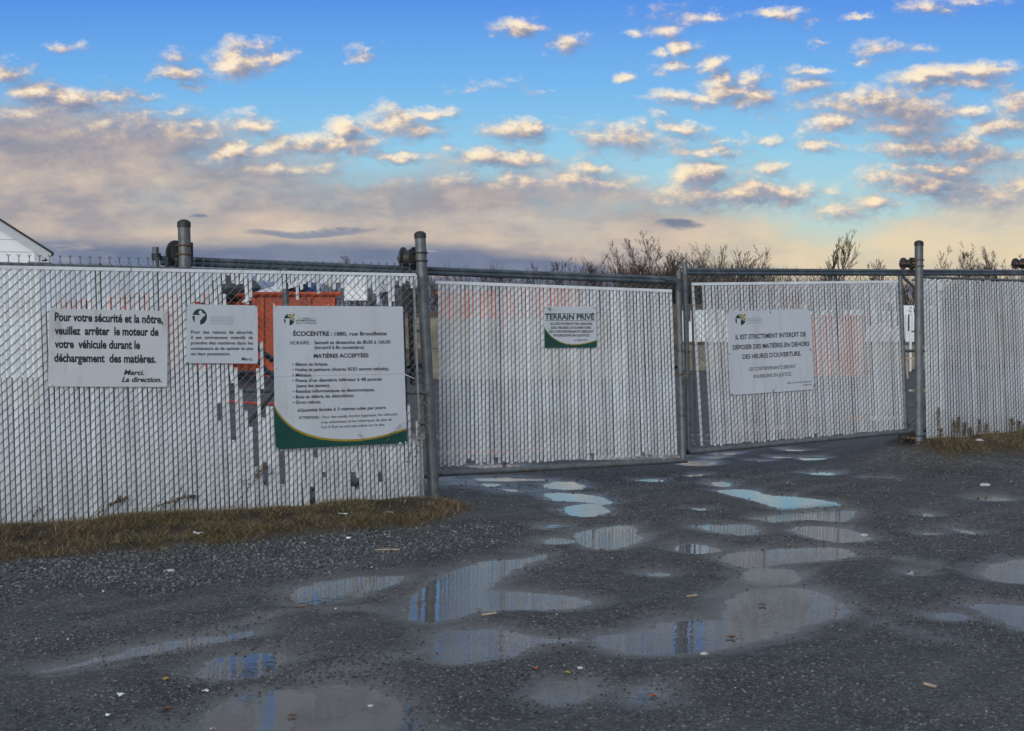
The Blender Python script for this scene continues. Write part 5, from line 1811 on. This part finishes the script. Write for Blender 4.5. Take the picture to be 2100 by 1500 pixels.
def wl(px, py, off=.03): return W_LEFT.hit(px, py, off=off)
def wr(px, py, off=.03): return W_RIGHT.hit(px, py, off=off)


weed(wl(165, 1080, .08), wl(262, 1022), 1, 'dead goldenrod leaning right at the fence foot below the engine sign', 1.6, 4)
weed(wl(270, 1062, .08), wl(402, 1018), 2, 'long dead goldenrod leaning low to the right, below the emblem sign', 2.2, 5)
weed(wl(478, 1045, .08), wl(548, 955), 3, 'dead goldenrod with a bushy head left of the big sign foot', 1.4, 5)
weed(wl(310, 1050, .06), wl(403, 923), 4, 'very thin dead stem crossing the slats above the goldenrods', .35, 2, r=.0012)
weed(wl(455, 1010, .06), wl(568, 968), 5, 'thin dead stem crossing the low gaps left of the big sign', .35, 3, r=.0014)
weed(wl(806, 1030, .08), wl(737, 893, .055), 6, 'dark bent twig rising to the lower edge of the big sign', .35, 2, r=.002)
weed(wl(766, 940, .06), wl(830, 865, .055), 7, 'dark twig slanting up across the yellow edge of the big sign', .45, 2, r=.0016)
weed(wl(846, 1020, .08), wl(868, 822, .06), 8, 'dark vine climbing beside the leaning post', 1.1, 8, r=.002)
weed(wl(832, 1000, .07), wl(850, 880, .06), 9, 'thin vine twisting between the big sign and the leaning post', .8, 6, r=.0016)
weed(wl(40, 1090, .08), wl(90, 1040), 10, 'pale thin weed at the far left fence foot', .5, 4, r=.0012)
weed(wl(868, 1010, .10), wl(879, 800, .10), 11, 'dark dead stem hugging the leaning post', 1.0, 6, r=.0018)
for i, (x, yt, sc_) in enumerate([(1925, 838, 1.3), (1930, 880, .8), (1955, 868, 1.6), (1966, 858, 1.8), (1978, 870, 1.6), (1990, 878, 1.3), (2008, 862, 1.6), (2022, 872, 1.4), (2045, 885, .9), (2076, 858, 1.7), (2090, 866, 1.8), (2102, 872, 1.3)]):
    nm = ['single tall dead weed nearest the right post', 'short dead weed behind the tall single one by the right post', 'dead weed at the left end of the right verge clump', 'tallest dead weed in the left clump of the right verge',
          'bushy dead weed in the middle of the left clump of the right verge', 'lower dead weed at the right of the left clump on the right verge', 'left weed of the pair in the middle of the right verge', 'right weed of the pair in the middle of the right verge',
          'sparse low weed between the clumps of the right verge', 'dead weed at the left of the clump by the right edge', 'thick dead weed of the clump by the right edge', 'dead weed cut by the right edge'][i]
    weed(wr(x - 4 + (i % 3) * 3, 915, .12), wr(x, yt, .05), 20 + i, nm, sc_ * 1.6, 9, r=.003)

# ------------------------------------------------------------------ small litter on the ground


def litter(px, py, kind_, size, ang, label, cat, name, m_):
    p = ground_pt(px, py, .012)
    p.z = float(height(np.array([p.x]), np.array([p.y]))[0]) + .003
    if float(puddle_field(np.array([p.x]), np.array([p.y]))[0]) < 0: p.z = ZG + .003
    mb = MB(); r_ = random.Random(int(px * 7 + py))
    if kind_ == 'leaf':
        pts = []
        for i in range(10):
            a_ = 6.283 * i / 10
            k = size * (1 if i % 2 else .55) * r_.uniform(.8, 1.15)
            pts.append(Vector((math.cos(a_ + ang) * k, math.sin(a_ + ang) * k * .8, abs(math.sin(a_ * 1.5)) * size * .45)))
        c = Vector((0, 0, size * .1))
        vs = [p + c] + [p + q for q in pts]
        mb.add(vs, [(0, i + 1, (i + 1) % 10 + 1) for i in range(10)])
    elif kind_ == 'stick':
        d = Vector((math.cos(ang), math.sin(ang), .05)) * size
        mb.box(p + Vector((0, 0, .006)), size * .8, .007, .004, d.normalized(), Vector((-d.y, d.x, 0)).normalized())
    elif kind_ == 'stone':
        pass
    else:
        pts = [Vector((r_.uniform(.6, 1) * size * math.cos(a_), r_.uniform(.5, 1) * size * .6 * math.sin(a_), r_.uniform(0, .5) * size)) for a_ in (0.3, 1.4, 2.5, 3.6, 4.7, 5.6)]
        vs = [p + Vector((0, 0, size * .3))] + [p + q for q in pts]
        mb.add(vs, [(0, i + 1, (i + 1) % 6 + 1) for i in range(6)])
    if kind_ == 'stone':
        return blob(name, p, size, size * .7, size * .45, m_, label, cat, int(px), 2)
    return tag(mb.build(name, m_, loc=tuple(p)), label, cat)


LIT = [
    (338, 1326, 'leaf', .022, .5, 'yellow leaf lying in the long narrow puddle at lower left', 'leaf', 'fallen_leaf', 'leaf_y'),
    (338, 1379, 'leaf', .03, .2, 'reddish brown leaf between the two narrow puddles at lower left', 'leaf', 'fallen_leaf', 'leaf_b'),
    (597, 1384, 'leaf', .022, .9, 'rusty leaf right of the round puddle at lower left', 'leaf', 'fallen_leaf', 'leaf_b'),
    (620, 1191, 'leaf', .024, .1, 'orange leaf above the left end of the striped puddle', 'leaf', 'fallen_leaf', 'leaf_o'),
    (1099, 1305, 'leaf', .022, .4, 'orange leaf at the right tip of the oval central puddle', 'leaf', 'fallen_leaf', 'leaf_o'),
    (1236, 1084, 'leaf', .03, 1.1, 'brown leaf at the top edge of the puddle mirroring the gate frame', 'leaf', 'fallen_leaf', 'leaf_b'),
    (983, 1189, 'leaf', .02, 1.4, 'reddish leaf floating in the bent central puddle', 'leaf', 'fallen_leaf', 'leaf_b'),
    (1339, 1347, 'leaf', .026, 2, 'crumpled orange leaf just below the large right puddle', 'leaf', 'fallen_leaf', 'leaf_o'),
    (1497, 1240, 'leaf', .03, .3, 'dark brown leaf on the left shore of the large right puddle', 'leaf', 'fallen_leaf', 'leaf_b'),
    (1563, 1181, 'leaf', .03, .7, 'brown leaf in the small muddy puddle above the large right one', 'leaf', 'fallen_leaf', 'leaf_b'),
    (238, 1076, 'leaf', .035, .7, 'bright orange leaf on the grass under the engine sign', 'leaf', 'fallen_leaf', 'leaf_o'),
    (1165, 1309, 'leaf', .02, .7, 'ochre leaf on the thin neck between the central puddles', 'leaf', 'fallen_leaf', 'leaf_y'),
    (247, 1359, 'scrap', .028, 0, 'white paper scrap beside the long narrow puddle', 'litter', 'paper_scrap', 'paper'),
    (420, 1344, 'scrap', .022, 0, 'white scrap just above the round puddle at lower left', 'litter', 'paper_scrap', 'paper'),
    (222, 1393, 'scrap', .020, 0, 'small white scrap at the far lower left', 'litter', 'paper_scrap', 'paper'),
    (437, 1407, 'scrap', .018, 0, 'white scrap just below the round puddle at lower left', 'litter', 'paper_scrap', 'paper'),
    (407, 1082, 'scrap', .05, 0, 'white scrap on the grass below the emblem sign', 'litter', 'paper_scrap', 'paper'),
    (702, 1052, 'scrap', .055, 0, 'larger white scrap on the bank below the big sign', 'litter', 'paper_scrap', 'paper'),
    (716, 1072, 'scrap', .028, 0, 'small white scrap under the larger one on the bank', 'litter', 'paper_scrap', 'paper'),
    (843, 1020, 'scrap', .035, 0, 'white scrap close to the foot of the leaning post', 'litter', 'paper_scrap', 'paper'),
    (1908, 1340, 'stick', .035, 2.3, 'pale stick fragment on the gravel at lower right', 'stick', 'stick', 'wood'),
    (1419, 1173, 'stick', .04, .35, 'pinkish wood splinter left of the small muddy puddle', 'stick', 'stick', 'wood'),
    (1003, 1205, 'stick', .05, .45, 'pale stick lying in the fork of the bent puddle', 'stick', 'stick', 'wood'),
    (800, 1042, 'stick', .05, -.9, 'short board piece on the bank near the leaning post', 'stick', 'stick', 'wood'),
    (795, 1088, 'stick', .11, -.25, 'long straw coloured stick at the edge of the verge', 'stick', 'stick', 'wood'),
    (303, 1136, 'stone', .035, 0, 'flat dark stone on the coarse gravel band', 'stone', 'stone', 'dark'),
    (350, 1126, 'stone', .03, 0, 'pale stone right of the flat dark one on the gravel band', 'stone', 'stone', 'stone'),
    (1190, 1302, 'stone', .014, 0, 'pale stone above the neck between the central puddles', 'stone', 'stone', 'stone'),
    (1445, 1271, 'stone', .02, 0, 'small stone on the notch of the large right puddle', 'stone', 'stone', 'stone'),
    (760, 1364, 'stone', .014, 0, 'white stone left of the oval central puddle', 'stone', 'stone', 'stone'),
    (1772, 1052, 'stone', .03, 0, 'pale stone right of the far bright puddle', 'stone', 'stone', 'stone'),
    (2020, 966, 'stone', .05, 0, 'pale stone on the gravel in front of the right verge', 'stone', 'stone', 'stone'),
    (2008, 927, 'stone', .05, 0, 'grey stone nested in the grass of the right verge', 'stone', 'stone', 'stone'),
    (605, 1194, 'stone', .022, 0, 'dark stone beside the orange leaf above the striped puddle', 'stone', 'stone', 'dark'),
]
for px, py, k, sz_, an, lab, cat, nm, m_ in LIT:
    litter(px, py, k, sz_, an, lab, cat, nm, M[m_])
print('slats on left fence', slats)
